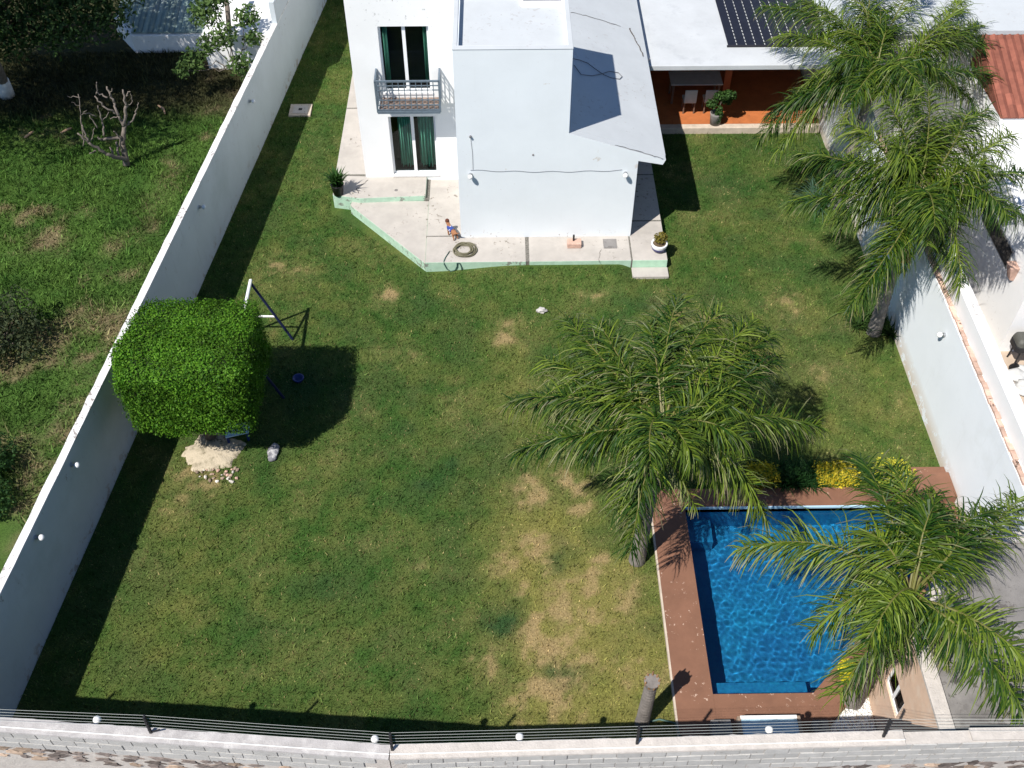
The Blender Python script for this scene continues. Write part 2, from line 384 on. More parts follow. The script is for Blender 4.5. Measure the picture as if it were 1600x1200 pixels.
def lawn_col(x, y, r):
    d, l, npool = lawn_mask(x, y)
    green = np.array([.056, .130, .025]); olive = np.array([.165, .190, .052]); lush = np.array([.017, .080, .028]); tan = np.array([.46, .335, .17]); yel = np.array([.27, .26, .07])
    f1 = fbm(x+3, y+8, 2.6, 4); f2 = fbm(x+40, y+3, 7.5, 2)
    k = np.clip(-.15+1.1*f1+.5*(f2-.5)+.4*(r-.5), 0, 1)[..., None]
    c = green*(1-k)+olive*k
    np_ = np.clip(npool*(.3+1.1*f1), 0, .9)[..., None]; c = c*(1-np_)+yel*np_
    l = np.clip(l*(.3+1.3*f1)+.2*(f2-.5)*(l > .1), 0, 1)[..., None]; c = c*(1-.85*l)+lush*.85*l
    dd = np.clip(d*(.35+1.3*f2), 0, 1); hard = np.clip((dd*1.15-r)*4+.5, 0, 1); dd = (.45*dd+.55*hard*(dd > .04))[..., None]*.85
    fl = ((r > .84) & (f2 > .40))[..., None]*.5           # single dry blades everywhere
    dd = np.clip(dd+fl, 0, 1)
    return c*(1-dd)+tan*dd
YDRY = [(75, 378, .7, .4, 1.), (200, 432, .5, .35, .9), (170, 500, .6, .6, .9), (225, 345, .25, .9, .6), (120, 660, .7, .5, .8), (60, 720, .5, .8, .7), (40, 800, .5, .7, .7), (262, 270, .2, 1.3, .8), (30, 380, .5, .3, .4),
        (30, 690, .5, .5, .5), (150, 590, .5, .4, .6), (130, 640, .4, .3, .6), (90, 210, 1., .35, .6), (20, 870, .4, .5, .8), (330, 170, .7, .3, .9), (240, 300, .4, .4, .4), (110, 560, .6, .4, .5)]
YDRYW = [(*P(a, b)[:2], c, d, e) for a, b, c, d, e in YDRY]
def yard_col(x, y, r):
    wx = x+1.6*(fbm(x+9, y, 1.3, 4)-.5); wy = y+1.6*(fbm(x, y+31, 1.3, 4)-.5); d = np.zeros_like(x)
    for cx, cy, rx, ry, s in YDRYW: d = np.maximum(d, s*np.exp(-(((wx-cx)/rx)**2+((wy-cy)/ry)**2)))
    n = fbm(x, y, .8, 4); d = np.maximum(d*.75, .6*sstep(.58, .72, n)); d = np.maximum(d, .9*sstep(.55, .1, lw_x(y)-.2-x)*sstep(.35, .6, fbm(x+70, y, .7, 2)))
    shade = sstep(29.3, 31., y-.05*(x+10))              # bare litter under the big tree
    k = np.clip(.1+.8*fbm(x+3, y+8, 1.7, 4)+.5*(r-.5), 0, 1)[..., None]
    c = np.array([.030, .092, .016])*(1-k)+np.array([.130, .225, .045])*k
    f2 = fbm(x+40, y+3, 5.5, 2); d = np.clip(d*(.3+1.3*f2), 0, 1); d = (.45*d+.55*np.clip((d*1.15-r)*4+.5, 0, 1)*(d > .05))[..., None]
    c = c*(1-d)+np.array([.27, .205, .12])*d
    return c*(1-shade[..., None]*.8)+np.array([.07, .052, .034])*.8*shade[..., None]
def sheet(name, x0, x1, y0, y1, st, keep, zf, cf, z=0., mat='lawn_soil', dark=.7):
    xs = np.arange(x0, x1+1e-6, st); ys = np.arange(y0, y1+1e-6, st); X, Y = np.meshgrid(xs, ys)
    Z = zf(X, Y)+z; nx = len(xs); ny = len(ys)
    cx, cy = X[:-1, :-1]+st/2, Y[:-1, :-1]+st/2; kp = keep(cx, cy); idx = np.arange(nx*ny).reshape(ny, nx)
    f = np.stack([idx[:-1, :-1], idx[:-1, 1:], idx[1:, 1:], idx[1:, :-1]], -1)[kp]
    used = np.unique(f); rm = -np.ones(nx*ny, int); rm[used] = np.arange(len(used)); f = rm[f]
    v = np.stack([X, Y, Z], -1).reshape(-1, 3)[used]
    me = bpy.data.meshes.new(name); me.from_pydata(v.tolist(), [], f.tolist()); me.materials.append(MAT[mat])
    me.polygons.foreach_set('use_smooth', [True]*len(f))
    c = cf(v[:, 0], v[:, 1], np.full(len(v), .5))*dark
    a = me.attributes.new('col', 'FLOAT_COLOR', 'POINT'); a.data.foreach_set('color', np.concatenate([c, np.ones((len(c), 1))], 1).astype(np.float32).ravel())
    o = bpy.data.objects.new(name, me); COL.objects.link(o); WLOC[o.name] = Vector((0, 0, 0)); return struct(o)
POOL_HOLE = [(3.75, 14.2), (3.75, 9.0), (6.3, 9.0), (9.8, 12.4), (9.8, 14.2)]
sheet('lawn', -10.4, 10.6, 6.8, 40., .1, lambda x, y: (~in_poly(x, y, POOL_HOLE)) & (x > lw_x(y)-.12), gz, lawn_col)
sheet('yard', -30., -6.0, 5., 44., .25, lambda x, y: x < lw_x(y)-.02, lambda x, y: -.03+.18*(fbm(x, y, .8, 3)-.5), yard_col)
eb = MB(); S_ = 400.
xs = [-S_, -30, 10.6, S_]; ys = [-S_, 7.4, 40, S_]
eb.box(-S_, S_, -S_, 6.85, -.5, -.06); eb.box(-S_, S_, 39.9, S_, -.5, -.06); eb.box(-S_, -29.9, 6.85, 39.9, -.5, -.06); eb.box(10.55, S_, 6.85, 39.9, -.5, -.06)
struct(eb.build('ground', 'earth'))

def blades(name, n, region, colf, zf, L, W, keep, clump=0.):
    x = rng.uniform(region[0], region[1], n); y = rng.uniform(region[2], region[3], n); k = keep(x, y); x, y = x[k], y[k]; n = len(x)
    r = rng.random(n); c = colf(x, y, r)
    dry = (c[:, 0] > c[:, 1]*1.12)
    big = np.where(rng.random(n) < .22, 1.7, 1.)
    h = L*big*(.5+rng.random(n))*np.where(dry, .6, 1.)*(1+clump*(fbm(x, y, 1.6, 3)-.5)*2.)
    a = rng.uniform(0, 6.283, n); lean = rng.uniform(.2, 1.3, n); b = rng.uniform(0, 6.283, n)
    z = zf(x, y); hw = W*big*(.6+.8*rng.random(n))/2
    V = np.zeros((n, 3, 3)); V[:, 0] = np.stack([x+hw*np.cos(b), y+hw*np.sin(b), z-.01], 1); V[:, 1] = np.stack([x-hw*np.cos(b), y-hw*np.sin(b), z-.01], 1)
    V[:, 2] = np.stack([x+h*np.sin(lean)*np.cos(a), y+h*np.sin(lean)*np.sin(a), z+h*np.cos(lean)], 1)
    c = c*(.5+.85*rng.random((n, 1))**1.3)*(.35+1.3*fbm(x+11, y+60, 5.5, 3))[:, None]
    C = np.stack([c*.8, c*.8, c*1.2], 1)
    o = soup(name, V, C, 'blade', kind='stuff'); return o
PATIO_CLEAR = [(-5.15, 40), (-5.1, 24.8), (-4.7, 24.6), (-2.2, 22.1), (3.6, 22.1), (3.6, 21.8), (4.75, 21.8), (4.75, 28.7), (10.4, 28.7), (10.4, 40)]
DECK_CLEAR = [(3.38, 6.8), (3.38, 14.5), (10.6, 14.5), (10.6, 6.8)]
WZ = 3.4
_a, _b, _c = P(0, 1122, WZ), P(610, 1165, WZ), P(1600, 1137, WZ)
def bw_y(x): return np.where(x < _b[0], _b[1]+(_a[1]-_b[1])/(_a[0]-_b[0])*(x-_b[0]), _b[1]+(_c[1]-_b[1])/(_c[0]-_b[0])*(x-_b[0]))   # inner top edge of the front wall
def lawn_keep(x, y):
    sandy = ((x+7.05)/.62)**2+((y-15.75)/.55)**2 < .85
    return (~in_poly(x, y, PATIO_CLEAR)) & (~in_poly(x, y, DECK_CLEAR)) & (x > lw_x(y)+.02) & (x < 10.33) & (y > bw_y(x)+.02) & (~sandy | (rng.random(np.shape(x)) < .12))
tag(blades('grass', 700000, (-10.1, 10.4, 6.95, 38.5), lawn_col, gz, .055, .018, lawn_keep), 'short patchy green lawn grass with dry tan spots inside the walls', 'grass')
tag(blades('yard_grass', 230000, (-19, -6.9, 10, 34), yard_col, lambda x, y: -.03+.18*(fbm(x, y, .8, 3)-.5), .10, .024, lambda x, y: (x < lw_x(y)-.27) & (x > -.62*y-2.5), .8), 'rough tufted grass in the plot beyond the left wall', 'grass')

# ------------------------------------------------------------------ boundary walls
def wall_quad(mb, a, b, th, z0, z1a, z1b, mi=0):
    a = np.array(a[:2]); b = np.array(b[:2]); d = (b-a)/np.linalg.norm(b-a); n = np.array([-d[1], d[0]])*th
    pts = [a, b, b+n, a+n]; mb.add([(*p, z0) for p in pts]+[(*pts[0], z1a), (*pts[1], z1b), (*pts[2], z1b), (*pts[3], z1a)],
           [(3, 2, 1, 0), (4, 5, 6, 7), (0, 1, 5, 4), (1, 2, 6, 5), (2, 3, 7, 6), (3, 0, 4, 7)], mi)
lw = thing('boundary_wall', (-9, 16, 0), 'long white plaster wall with globe lamps between lawn and rough yard', 'wall')
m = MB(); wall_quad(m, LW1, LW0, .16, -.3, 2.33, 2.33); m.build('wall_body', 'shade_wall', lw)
m = MB(); d = (LW0-LW1)/np.linalg.norm(LW0-LW1); n_ = np.array([-d[1], d[0]]); L_ = np.linalg.norm(LW0-LW1); pts = []
N = 90; o = len(m.v)
for i in range(N+1):
    c = LW1+d*L_*i/N; j0 = random.uniform(-.004, .006); j1 = random.uniform(-.018, .006)
    for q, z in ((-.012+j0, 2.335), (.172-j1, 2.335), (.165-j1, 2.365+random.uniform(-.01, .01)), (-.01+j0, 2.37)): m.v.append((*(c+n_*q), z))
for i in range(N):
    for j in range(4): m.f.append((o+i*4+j, o+(i+1)*4+j, o+(i+1)*4+(j+1) % 4, o+i*4+(j+1) % 4)); m.m.append(0)
m.build('coping', 'coping', lw)
# raised stretch beside the neighbour's building
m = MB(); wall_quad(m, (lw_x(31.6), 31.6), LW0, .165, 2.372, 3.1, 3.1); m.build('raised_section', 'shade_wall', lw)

FW = [(-11.5, float(bw_y(-11.5))), (float(_b[0]), float(_b[1])), (13.5, float(bw_y(13.5)))]      # inner top edge of the front wall
fw = thing('front_wall', (0, 7.3, 0), 'grey block and fieldstone wall carrying the wire fence', 'wall')
TH = .20
for i in range(2):
    a, b = FW[i], FW[i+1]; m = MB(); wall_quad(m, b, a, TH, -.3, WZ-.04, WZ-.04); m.build('wall_body', 'mortar' if i == 0 else 'mortar', fw)
# coping strips, slightly uneven
for i in range(2):
    a, b = np.array(FW[i]), np.array(FW[i+1]); d = (b-a)/np.linalg.norm(b-a); n2 = np.array([d[1], -d[0]]); L_ = np.linalg.norm(b-a); N = 60; m = MB()
    if i == 1: L_ = P(1412, 1150, WZ)[0]-a[0]
    for k in range(N+1):
        c = a+d*(L_*k/N); j = random.uniform(-.015, .02)
        for q, z in ((-.02+j*.6, WZ-.038), (TH+.03, WZ-.038), (TH+.025, WZ), (-.015+j*.6, WZ+.01+random.uniform(-.006, .006))): m.v.append((*(c+n2*q), z))
    for k in range(N):
        for j in range(4): m.f.append((k*4+j, k*4+(j+1) % 4, (k+1)*4+(j+1) % 4, (k+1)*4+j)); m.m.append(0)
    m.f.append((0, 1, 2, 3)); m.m.append(0); m.f.append((N*4+3, N*4+2, N*4+1, N*4)); m.m.append(0)
    m.build('coping', 'grey_coping' if i == 0 else 'mortar', fw)
    m = MB(); p0 = a+n2*.15; p1 = a+d*L_+n2*.15; m.tube([(*p0, WZ+.02), (*((p0+p1)/2), WZ+.018), (*p1, WZ+.02)], .009, 6); m.build('cable', 'white_paint', fw)
# concrete blocks on the street face
bm_ = MB(); bm_.box(-.192, .192, -.012, .03, -.088, .088); tmp = bm_.build('block', 'block'); BLK = tmp.data
md = tmp.modifiers.new('b', 'BEVEL'); md.width = .008; md.segments = 1
bpy.data.objects.remove(tmp)
for i in range(2):
    a, b = np.array(FW[i]), np.array(FW[i+1]); d = (b-a)/np.linalg.norm(b-a); n2 = np.array([d[1], -d[0]]); L_ = np.linalg.norm(b-a); an = math.atan2(d[1], d[0])
    lo, hi = (1.2, L_-.25) if i == 0 else (.25, L_-2.2)
    for row in range(3 if i == 0 else 4):
        x = lo+(.2 if row % 2 else 0)
        while x < hi:
            c = a+d*x+n2*(TH+random.uniform(.0, .012)); piece('block', BLK, fw, (*c, WZ-.14-row*.2), (0, 0, an+random.uniform(-.006, .006)), (1, 1, random.uniform(.97, 1.02))); x += .402
# fieldstones lower down
STN = []
for s in range(6):
    q = MB(); q.blob((0, 0, 0), .15, .022, .075, seed=s*2+1, amp=1.1, sub=2); tmp = q.build('fieldstone', 'stone' if s % 3 else 'stone_tan'); STN.append(tmp.data); bpy.data.objects.remove(tmp)
for i in range(2):
    a, b = np.array(FW[i]), np.array(FW[i+1]); d = (b-a)/np.linalg.norm(b-a); n2 = np.array([d[1], -d[0]]); L_ = np.linalg.norm(b-a); an = math.atan2(d[1], d[0])
    lo, hi = (1.2, L_) if i == 0 else (0, L_-2.2)
    for row in range(3):
        x = lo+random.uniform(0, .2)
        while x < hi:
            c = a+d*x+n2*(TH+.01); s = random.uniform(.5, 1.15)
            piece('fieldstone', random.choice(STN), fw, (*c, (WZ-.72 if i == 0 else WZ-.92)-row*.17+random.uniform(-.04, .04)), (0, random.uniform(-.3, .3), an), (s*random.uniform(.7, 1.3), 1, s)); x += random.uniform(.2, .5)
struct(MB().box(-200, 200, -30, 6.84, -.055, -.03).build('street', 'street'))

# electric fence on the front wall
fe = thing('electric_fence', (0, 7.1, WZ), 'five strand wire fence on black posts along the block wall', 'fence')
posts = []
for px, py in ((-150, 1128), (236, 1145), (613, 1172), (995, 1162), (1380, 1151), (1750, 1150)):
    p = P(px, py, WZ+.005); posts.append(p); m = MB(); q = p+np.array([0, .05, .50]); m.bar(p+np.array([0, 0, .001]), q, .04, .035)
    for k in range(5): t_ = .25+.72*k/4; c = p+(q-p)*t_; m.tube([c+np.array([0, -.03, 0]), c+np.array([0, .035, 0])], .02, 6)
    if px == 236: m.bar(p+np.array([0, 0, .02]), p+np.array([.17, -.0, .12]), .02)
    m.build('post', 'black_metal', fe)
for k in range(5):
    t_ = .25+.72*k/4
    for a, b in zip(posts[:-1], posts[1:]):
        pa = a+np.array([0, .05*t_+.03, .50*t_]); pb = b+np.array([0, .05*t_+.03, .50*t_]); md_ = (pa+pb)/2-np.array([0, 0, .012]); m = MB(); m.tube([pa, md_, pb], .0028, 4); m.build('wire', 'wire', fe)

# right wall
RX = 10.42
rw = thing('boundary_wall', (RX, 18, 0), 'bright white plaster wall behind the pool steps and palms', 'wall')
m = MB(); prof = [(28.9, 2.95)]
m2 = [(11.2, 2.9), (24.5, 2.9), (25.6, 3.0), (26.6, 3.35), (27.4, 4.0), (28.2, 4.3), (33., 4.3)]
def strip_wall(m, x0, x1, prof, z0):
    for (ya, za), (yb, zb) in zip(prof[:-1], prof[1:]):
        m.add([(x0, ya, z0), (x1, ya, z0), (x1, yb, z0), (x0, yb, z0), (x0, ya, za), (x1, ya, za), (x1, yb, zb), (x0, yb, zb)], [(4, 5, 6, 7), (1, 2, 6, 5), (3, 0, 4, 7), (0, 1, 5, 4)] if ya == prof[0][0] else [(4, 5, 6, 7), (1, 2, 6, 5), (3, 0, 4, 7)])
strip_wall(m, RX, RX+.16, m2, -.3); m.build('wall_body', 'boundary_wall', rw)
OB = MB(); OB.box(-.03, .03, -.12, .12, -.03, .03); tmp = OB.build('brick', 'old_brick'); BRK = tmp.data; bpy.data.objects.remove(tmp)
y = 11.3
while y < 24.4:
    l = random.uniform(.7, 1.1)
    piece('brick', BRK, rw, (RX+.075+random.uniform(-.012, .012), y+.12*l, 2.925), (random.uniform(-.03, .03), 0, random.uniform(-.05, .05)), (random.uniform(1.5, 1.9), l, random.uniform(.9, 1.3))); y += .25*l
nw = thing('neighbour_parapet', (RX+.4, 16, 0), 'white rough topped parapet behind the old brick coping', 'wall')
m = MB(); m.box(RX+.17, RX+.42, 11.2, 19.5, -.3, 3.38); m.build('wall_body', 'white_wall', nw)
m = MB(); N = 60
for k in range(N+1):
    yy = 11.2+8.3*k/N; j = random.uniform(-.02, .02)
    for q, z in ((-.02+j, 3.382), (.14+j, 3.382), (.13, 3.44+random.uniform(-.012, .012)), (.0, 3.44+random.uniform(-.012, .012))): m.v.append((RX+.28+q, yy, z))
for k in range(N):
    for j in range(4): m.f.append((k*4+j, (k+1)*4+j, (k+1)*4+(j+1) % 4, k*4+(j+1) % 4)); m.m.append(0)
m.build('coping', 'coping', nw)

def wall_lamp(p, nrm, label, group):
    p = np.array(p, float); n = np.array(nrm, float); t = thing('wall_lamp', p, label, 'lamp', group)
    m = MB(); m.tube([p-n*.005, p+n*.05], .05, 10); m.tube([p+n*.05, p+n*.10], .022, 8); m.build('bracket', 'steel', t)
    m = MB(); m.sphere(p+n*.13, .068, 14); m.build('globe', 'globe', t, smooth=True)
def lwp(px, py):
    d_ = ray(px, py); nn = np.array([LW0[1]-LW1[1], -(LW0[0]-LW1[0]), 0]); A = np.array([*LW1, 0]); t_ = ((A-CO)@nn)/(d_@nn); return CO+d_*t_, nn/np.linalg.norm(nn)
for px, py in ((389, 158), (311, 323), (111, 726), (55, 839)):
    p, n = lwp(px, py); wall_lamp(p, n, 'white globe lamp on the shaded face of the long white wall', 'globe lamps on the shaded wall')
for px, py in ((150, 1131), (585, 1166), (812, 1158), (1205, 1158)):
    p = P(px, py, WZ-.1); wall_lamp((p[0], float(bw_y(p[0])), WZ-.1), (0, 1, 0), 'white globe lamp behind the top of the front block wall', 'globe lamps on the front wall')
p = PX(1477, 523, RX); wall_lamp(p, (-1, 0, 0), 'white globe lamp on the sunlit wall beside the palm', 'globe lamps on the sunlit wall')

# ------------------------------------------------------------------ patio
ZP, ZU, YF, YWG = .35, .47, 23.25, 25.95
pa = thing('patio', (0, 23, 0), 'pale concrete patio slabs with mint green edges round the house', 'patio'); pa['kind'] = 'structure'
del pa['category']
def slab(poly, z1, z0=-.2, mats=('concrete', 'green_paint')):
    m = MB(); m.prism(poly, z0, z1, 0, 1); return m.build('slab', list(mats), pa, bevel=.012)
slab([(-2.12, 22.19), (.70, 22.19), (.70, 23.3), (-2.12, 23.3)], ZP)
slab([(.80, 22.19), (3.66, 22.2), (3.66, 23.3), (.80, 23.3)], ZP)
slab([(3.70, 22.2), (4.68, 22.2), (4.68, 23.9), (3.70, 23.9)], ZP, mats=('concrete', 'green_paint2'))
slab([(3.70, 23.96), (4.68, 23.96), (4.68, 26.1), (3.70, 26.1)], ZP); slab([(3.70, 26.15), (4.68, 26.15), (4.68, 28.5), (3.70, 28.5)], ZP)
slab([(-2.12, 23.34), (-1.1, 23.34), (-1.1, 26.0), (-2.12, 26.0)], ZP)
tri_p = P(547, 320, .32)
slab([(-2.125, 22.20), (-2.125, 25.0), (-4.42, 25.0), (tri_p[0], tri_p[1])], .30)
lc = P(520, 304, ZU)
slab([(lc[0], lc[1]-.02), (-4.15, 24.93), (-2.22, 25.03), (-2.22, 26.0), (-4.1, 26.0), (lc[0]-.03, 26.05)], ZU)
slab([(-5.0, 26.1), (-4.0, 26.1), (-4.0, 29.6), (-4.98, 29.6)], ZU); slab([(-4.98, 29.66), (-4.0, 29.66), (-4.0, 36), (-4.96, 36)], ZU)
m = MB(); m.box(3.68, 4.70, 21.80, 22.19, -.2, .10); m.build('step', 'concrete', pa, bevel=.015)
for x0, x1, y0, y1, z in ((.695, .805, 22.2, 23.25, ZP), (-2.225, -2.115, 24.98, 25.95, .365), (-2.13, -1.1, 23.29, 23.345, ZP), (3.65, 3.71, 22.21, 23.24, ZP), (3.7, 4.68, 23.89, 23.97, ZP), (-4.99, -4.08, 25.99, 26.11, ZU), (-4.98, -4.08, 29.59, 29.67, ZU), (3.7, 4.68, 26.09, 26.16, ZP)):
    m = MB(); m.box(x0-.004, x1+.004, y0, y1, -.1, z-.004); m.build('pebble_strip', 'pebble_joint', pa)
def crack(parent, pts, wd=.012, mat='crack', name='crack', nrm=(0, 0, 1)):
    m = MB(); n = Vector(nrm); o = 0
    P_ = []; base_ = []
    for a, b in zip(pts[:-1], pts[1:]):
        for k in range(6): t_ = k/6; q_ = Vector(a).lerp(Vector(b), t_); base_.append(q_); P_.append(q_+Vector([random.uniform(-.02, .02) for _ in range(3)]))
    P_.append(Vector(pts[-1])); base_.append(Vector(pts[-1]))
    for i, p in enumerate(P_):
        d = (P_[min(i+1, len(P_)-1)]-P_[max(0, i-1)]).normalized(); s = d.cross(n).normalized()*wd*random.uniform(.4, 1.)/2; p = p+n*(base_[i]-p).dot(n)
        m.v += [tuple(p+s), tuple(p-s)]
    for i in range(len(P_)-1): m.f.append((2*i, 2*i+1, 2*i+3, 2*i+2)); m.m.append(0)
    return m.build(name, mat, parent)
crack(pa, [P(560, 302, ZU+.004), P(558, 295, ZU+.004), P(575, 281, ZU+.004)], .03)
crack(pa, [P(935, 410, ZP+.004), P(937, 395, ZP+.004), P(940, 390, ZP+.004)], .02)
m = MB(); pq = P(619, 297, ZU+.004); m.tube([pq-np.array([0, 0, .02]), pq], .055, 12); m.build('drain', 'grey_concrete', pa)
hb = P(953, 381, ZP)
m = MB(); m.box(hb[0]-.19, hb[0]+.19, hb[1]-.2, hb[1]+.2, ZP-.01, ZP+.012); hh = m.build('hatch', 'grey_concrete', pa); hh['label'] = 'grey square inspection lid set in the patio'
bk = P(897, 384, ZP)
ch = thing('pipe_block', bk, 'pink brick block with a short dark pipe beside the house wall', 'block')
m = MB(); m.box(bk[0]-.2, bk[0]+.2, bk[1]-.12, bk[1]+.14, ZP, ZP+.16); m.build('base', 'brick_pink', ch, bevel=.015)
m = MB(); m.tube([(bk[0]-.02, bk[1]+.04, ZP+.155), (bk[0]-.02, bk[1]+.04, ZP+.36)], .028, 8); m.build('pipe', 'black_metal', ch)

# ------------------------------------------------------------------ house
ho = thing('house', (0, 26, 0), 'white two storey house with front tower, balcony and sloping side roof', 'house')
def wall_with_openings(m, x0, x1, z0, z1, y0, th, ops):
    """front wall in the XZ plane; ops: (x0,x1,z0,z1) sorted by z, same column"""
    ox0 = min(o[0] for o in ops); ox1 = max(o[1] for o in ops)
    m.box(x0, ox0, y0, y0+th, z0, z1); m.box(ox1, x1, y0, y0+th, z0, z1)
    z = z0
    for a, b, c, d in sorted(ops, key=lambda o: o[2]):
        if c > z+1e-4: m.box(ox0, ox1, y0, y0+th, z, c)
        if a > ox0+1e-4: m.box(ox0, a, y0, y0+th, c, d)
        if b < ox1-1e-4: m.box(b, ox1, y0, y0+th, c, d)
        z = d
    m.box(ox0, ox1, y0, y0+th, z, z1)
W1 = (-3.21, -1.86, ZU+.09, 2.60); W2 = (-3.25, -1.89, 3.40, 5.42)
m = MB(); wall_with_openings(m, -4.06, -1.13, -.2, 6.45, YWG, .22, [W1, W2])
m.box(-4.06, -3.86, YWG+.22, 37, -.2, 6.45); m.box(-3.86, -1.13, 30.2, 30.4, -.2, 6.3)
m.build('wing_wall', 'white_wall', ho)
m = MB(); m.box(-3.85, -1.14, YWG+.23, 37, 6.0, 6.2); m.build('wing_roof', 'roof_white', ho)
m = MB(); m.box(-3.85, -1.14, YWG+.23, 30.19, 2.9, 3.1); m.box(-3.85, -1.14, YWG+.23, 30.19, .3, .46); m.box(-3.84, -1.14, 30.1, 30.18, .5, 6.0); m.build('room_floor', 'dark_room', ho)
m = MB()
TX0, TX1, TZ = -1.135, 1.82, 6.30
TB = 26.35
m.box(TX0, TX1, YF, YF+.2, -.2, TZ); m.box(TX0, TX0+.14, YF+.2, TB, -.2, TZ); m.box(TX1-.14, TX1, YF+.2, TB, 3.0, TZ); m.box(TX0+.14, TX1-.14, TB-.14, TB, 3., TZ)
gp = [(TX1, -.2), (3.72, -.2), (3.72, 2.96), (4.39, 2.83), (4.46, 2.99), (TX1, 3.86)]
m.add([(a, YF, b) for a, b in gp]+[(a, YF+.2, b) for a, b in gp], [tuple(range(6)), tuple(range(11, 5, -1))]+[(i, 6+i, 6+(i+1) % 6, (i+1) % 6) for i in range(6)]); m.m[-2] = 1
m.box(3.52, 3.72, YF+.2, 37, -.2, 2.93)
m.build('tower_wall', ['tower_wall', 'roof_white'], ho)
m = MB(); m.box(TX0+.141, TX1-.141, YF+.201, TB-.141, 5.95, 6.12); m.box(TX0, TX1, TB+.001, 37, 3.7, 3.85); m.build('tower_roof', 'roof_white', ho)
# parapet coping lip
m = MB(); m.box(TX0-.012, TX1+.012, YF-.012, YF+.16, TZ+.001, TZ+.025); m.box(TX0-.012, TX0+.11, YF+.16, TB, TZ+.001, TZ+.025); m.box(TX1-.11, TX1+.012, YF+.16, TB, TZ+.001, TZ+.025); m.build('parapet_cap', 'roof_white', ho, bevel=.01)
# rooftop light box
m = MB(); q = P(847, 10, 6.12); m.box(q[0]-.56, q[0]+.56, q[1]-.02, TB-.142, 6.12, 6.20); sk = m.build('skylight', 'white_wall', ho)
m = MB(); m.box(q[0]-.50, q[0]+.50, q[1]+.12, TB-.15, 6.201, 6.23); m.build('frame', 'steel', sk)
m = MB(); m.box(q[0]-.44, q[0]+.44, q[1]+.18, TB-.2, 6.231, 6.238); m.build('pane', 'glass', sk)
# sloping side roof: a slab from the tower down to the right eave
def slope_z(x): return 3.86-(x-TX1)*(3.86-2.99)/(4.47-TX1)
m = MB(); YE = 37.
xs_ = [TX1-.02, 4.47]
m.add([(TX1+.001, YF+.201, 3.66), (4.40, YF+.201, 2.82), (4.47, YF+.201, 2.99), (TX1+.001, YF+.201, 3.87), (TX1+.001, YE, 3.66), (4.40, YE, 2.82), (4.47, YE, 2.99), (TX1+.001, YE, 3.87)],
      [(0, 1, 2, 3), (7, 6, 5, 4), (0, 4, 5, 1), (1, 5, 6, 2), (2, 6, 7, 3)])
m.build('side_roof', 'roof_white', ho)
def sz(px, py):
    p = P(px, py, 3.3)
    for _ in range(8): p = P(px, py, slope_z(p[0])+.016)
    return p
crack(ho, [sz(891, 19), sz(915, 24), sz(945, 33), sz(970, 41)], .03)
crack(ho, [sz(960, 226), sz(985, 233), sz(1020, 243), sz(1036, 248)], .03)
crack(ho, [sz(984, 44), sz(990, 58), sz(999, 72), sz(1005, 88)], .045)
m = MB(); pts = [sz(893, 92)+np.array([0, 0, .02])]
for px, py in ((905, 94), (918, 99), (930, 108), (943, 117), (955, 122), (968, 124), (972, 120), (966, 114), (952, 112), (940, 116), (925, 119), (908, 117), (897, 102)): pts.append(sz(px, py)+np.array([0, 0, .012]))
m.tube(pts, .011, 5); m.build('cable', 'cable', ho)
# terrace
TRZ, TRY, TFZ = 2.65, 28.45, .22
m = MB(); m.box(4.10, 10.40, TRY, 37, TRZ-.17, TRZ); m.build('terrace_roof', 'roof_white2', ho, bevel=.02)
m = MB(); m.prism([(3.95, 28.5), (4.62, 28.72), (4.50, 29.5), (4.32, 31), (4.35, 36), (3.9, 36)], 2.5, [2.95, 2.72, 2.78, 2.9, 2.95, 3.1]); m.build('roof_flashing', 'roof_cream', ho)
m = MB(); m.box(3.73, 10.38, 28.95, 33.0, -.2, TFZ); m.build('terrace_floor', 'orange_floor', ho)
m = MB(); m.box(3.74, 10.38, 28.72, 28.948, -.2, TFZ+.003); m.build('terrace_kerb', 'deck_edge', ho, bevel=.015)
m = MB(); m.box(3.73, 10.38, 33.0, 33.2, -.2, 2.47); m.build('terrace_wall', 'orange_wall', ho)
cq = P(1131, 152, TFZ)
m = MB(); m.box(cq[0]-.11, cq[0]+.11, cq[1]-.11, cq[1]+.11, TFZ, TRZ-.17); m.build('column', 'orange_wall', ho)
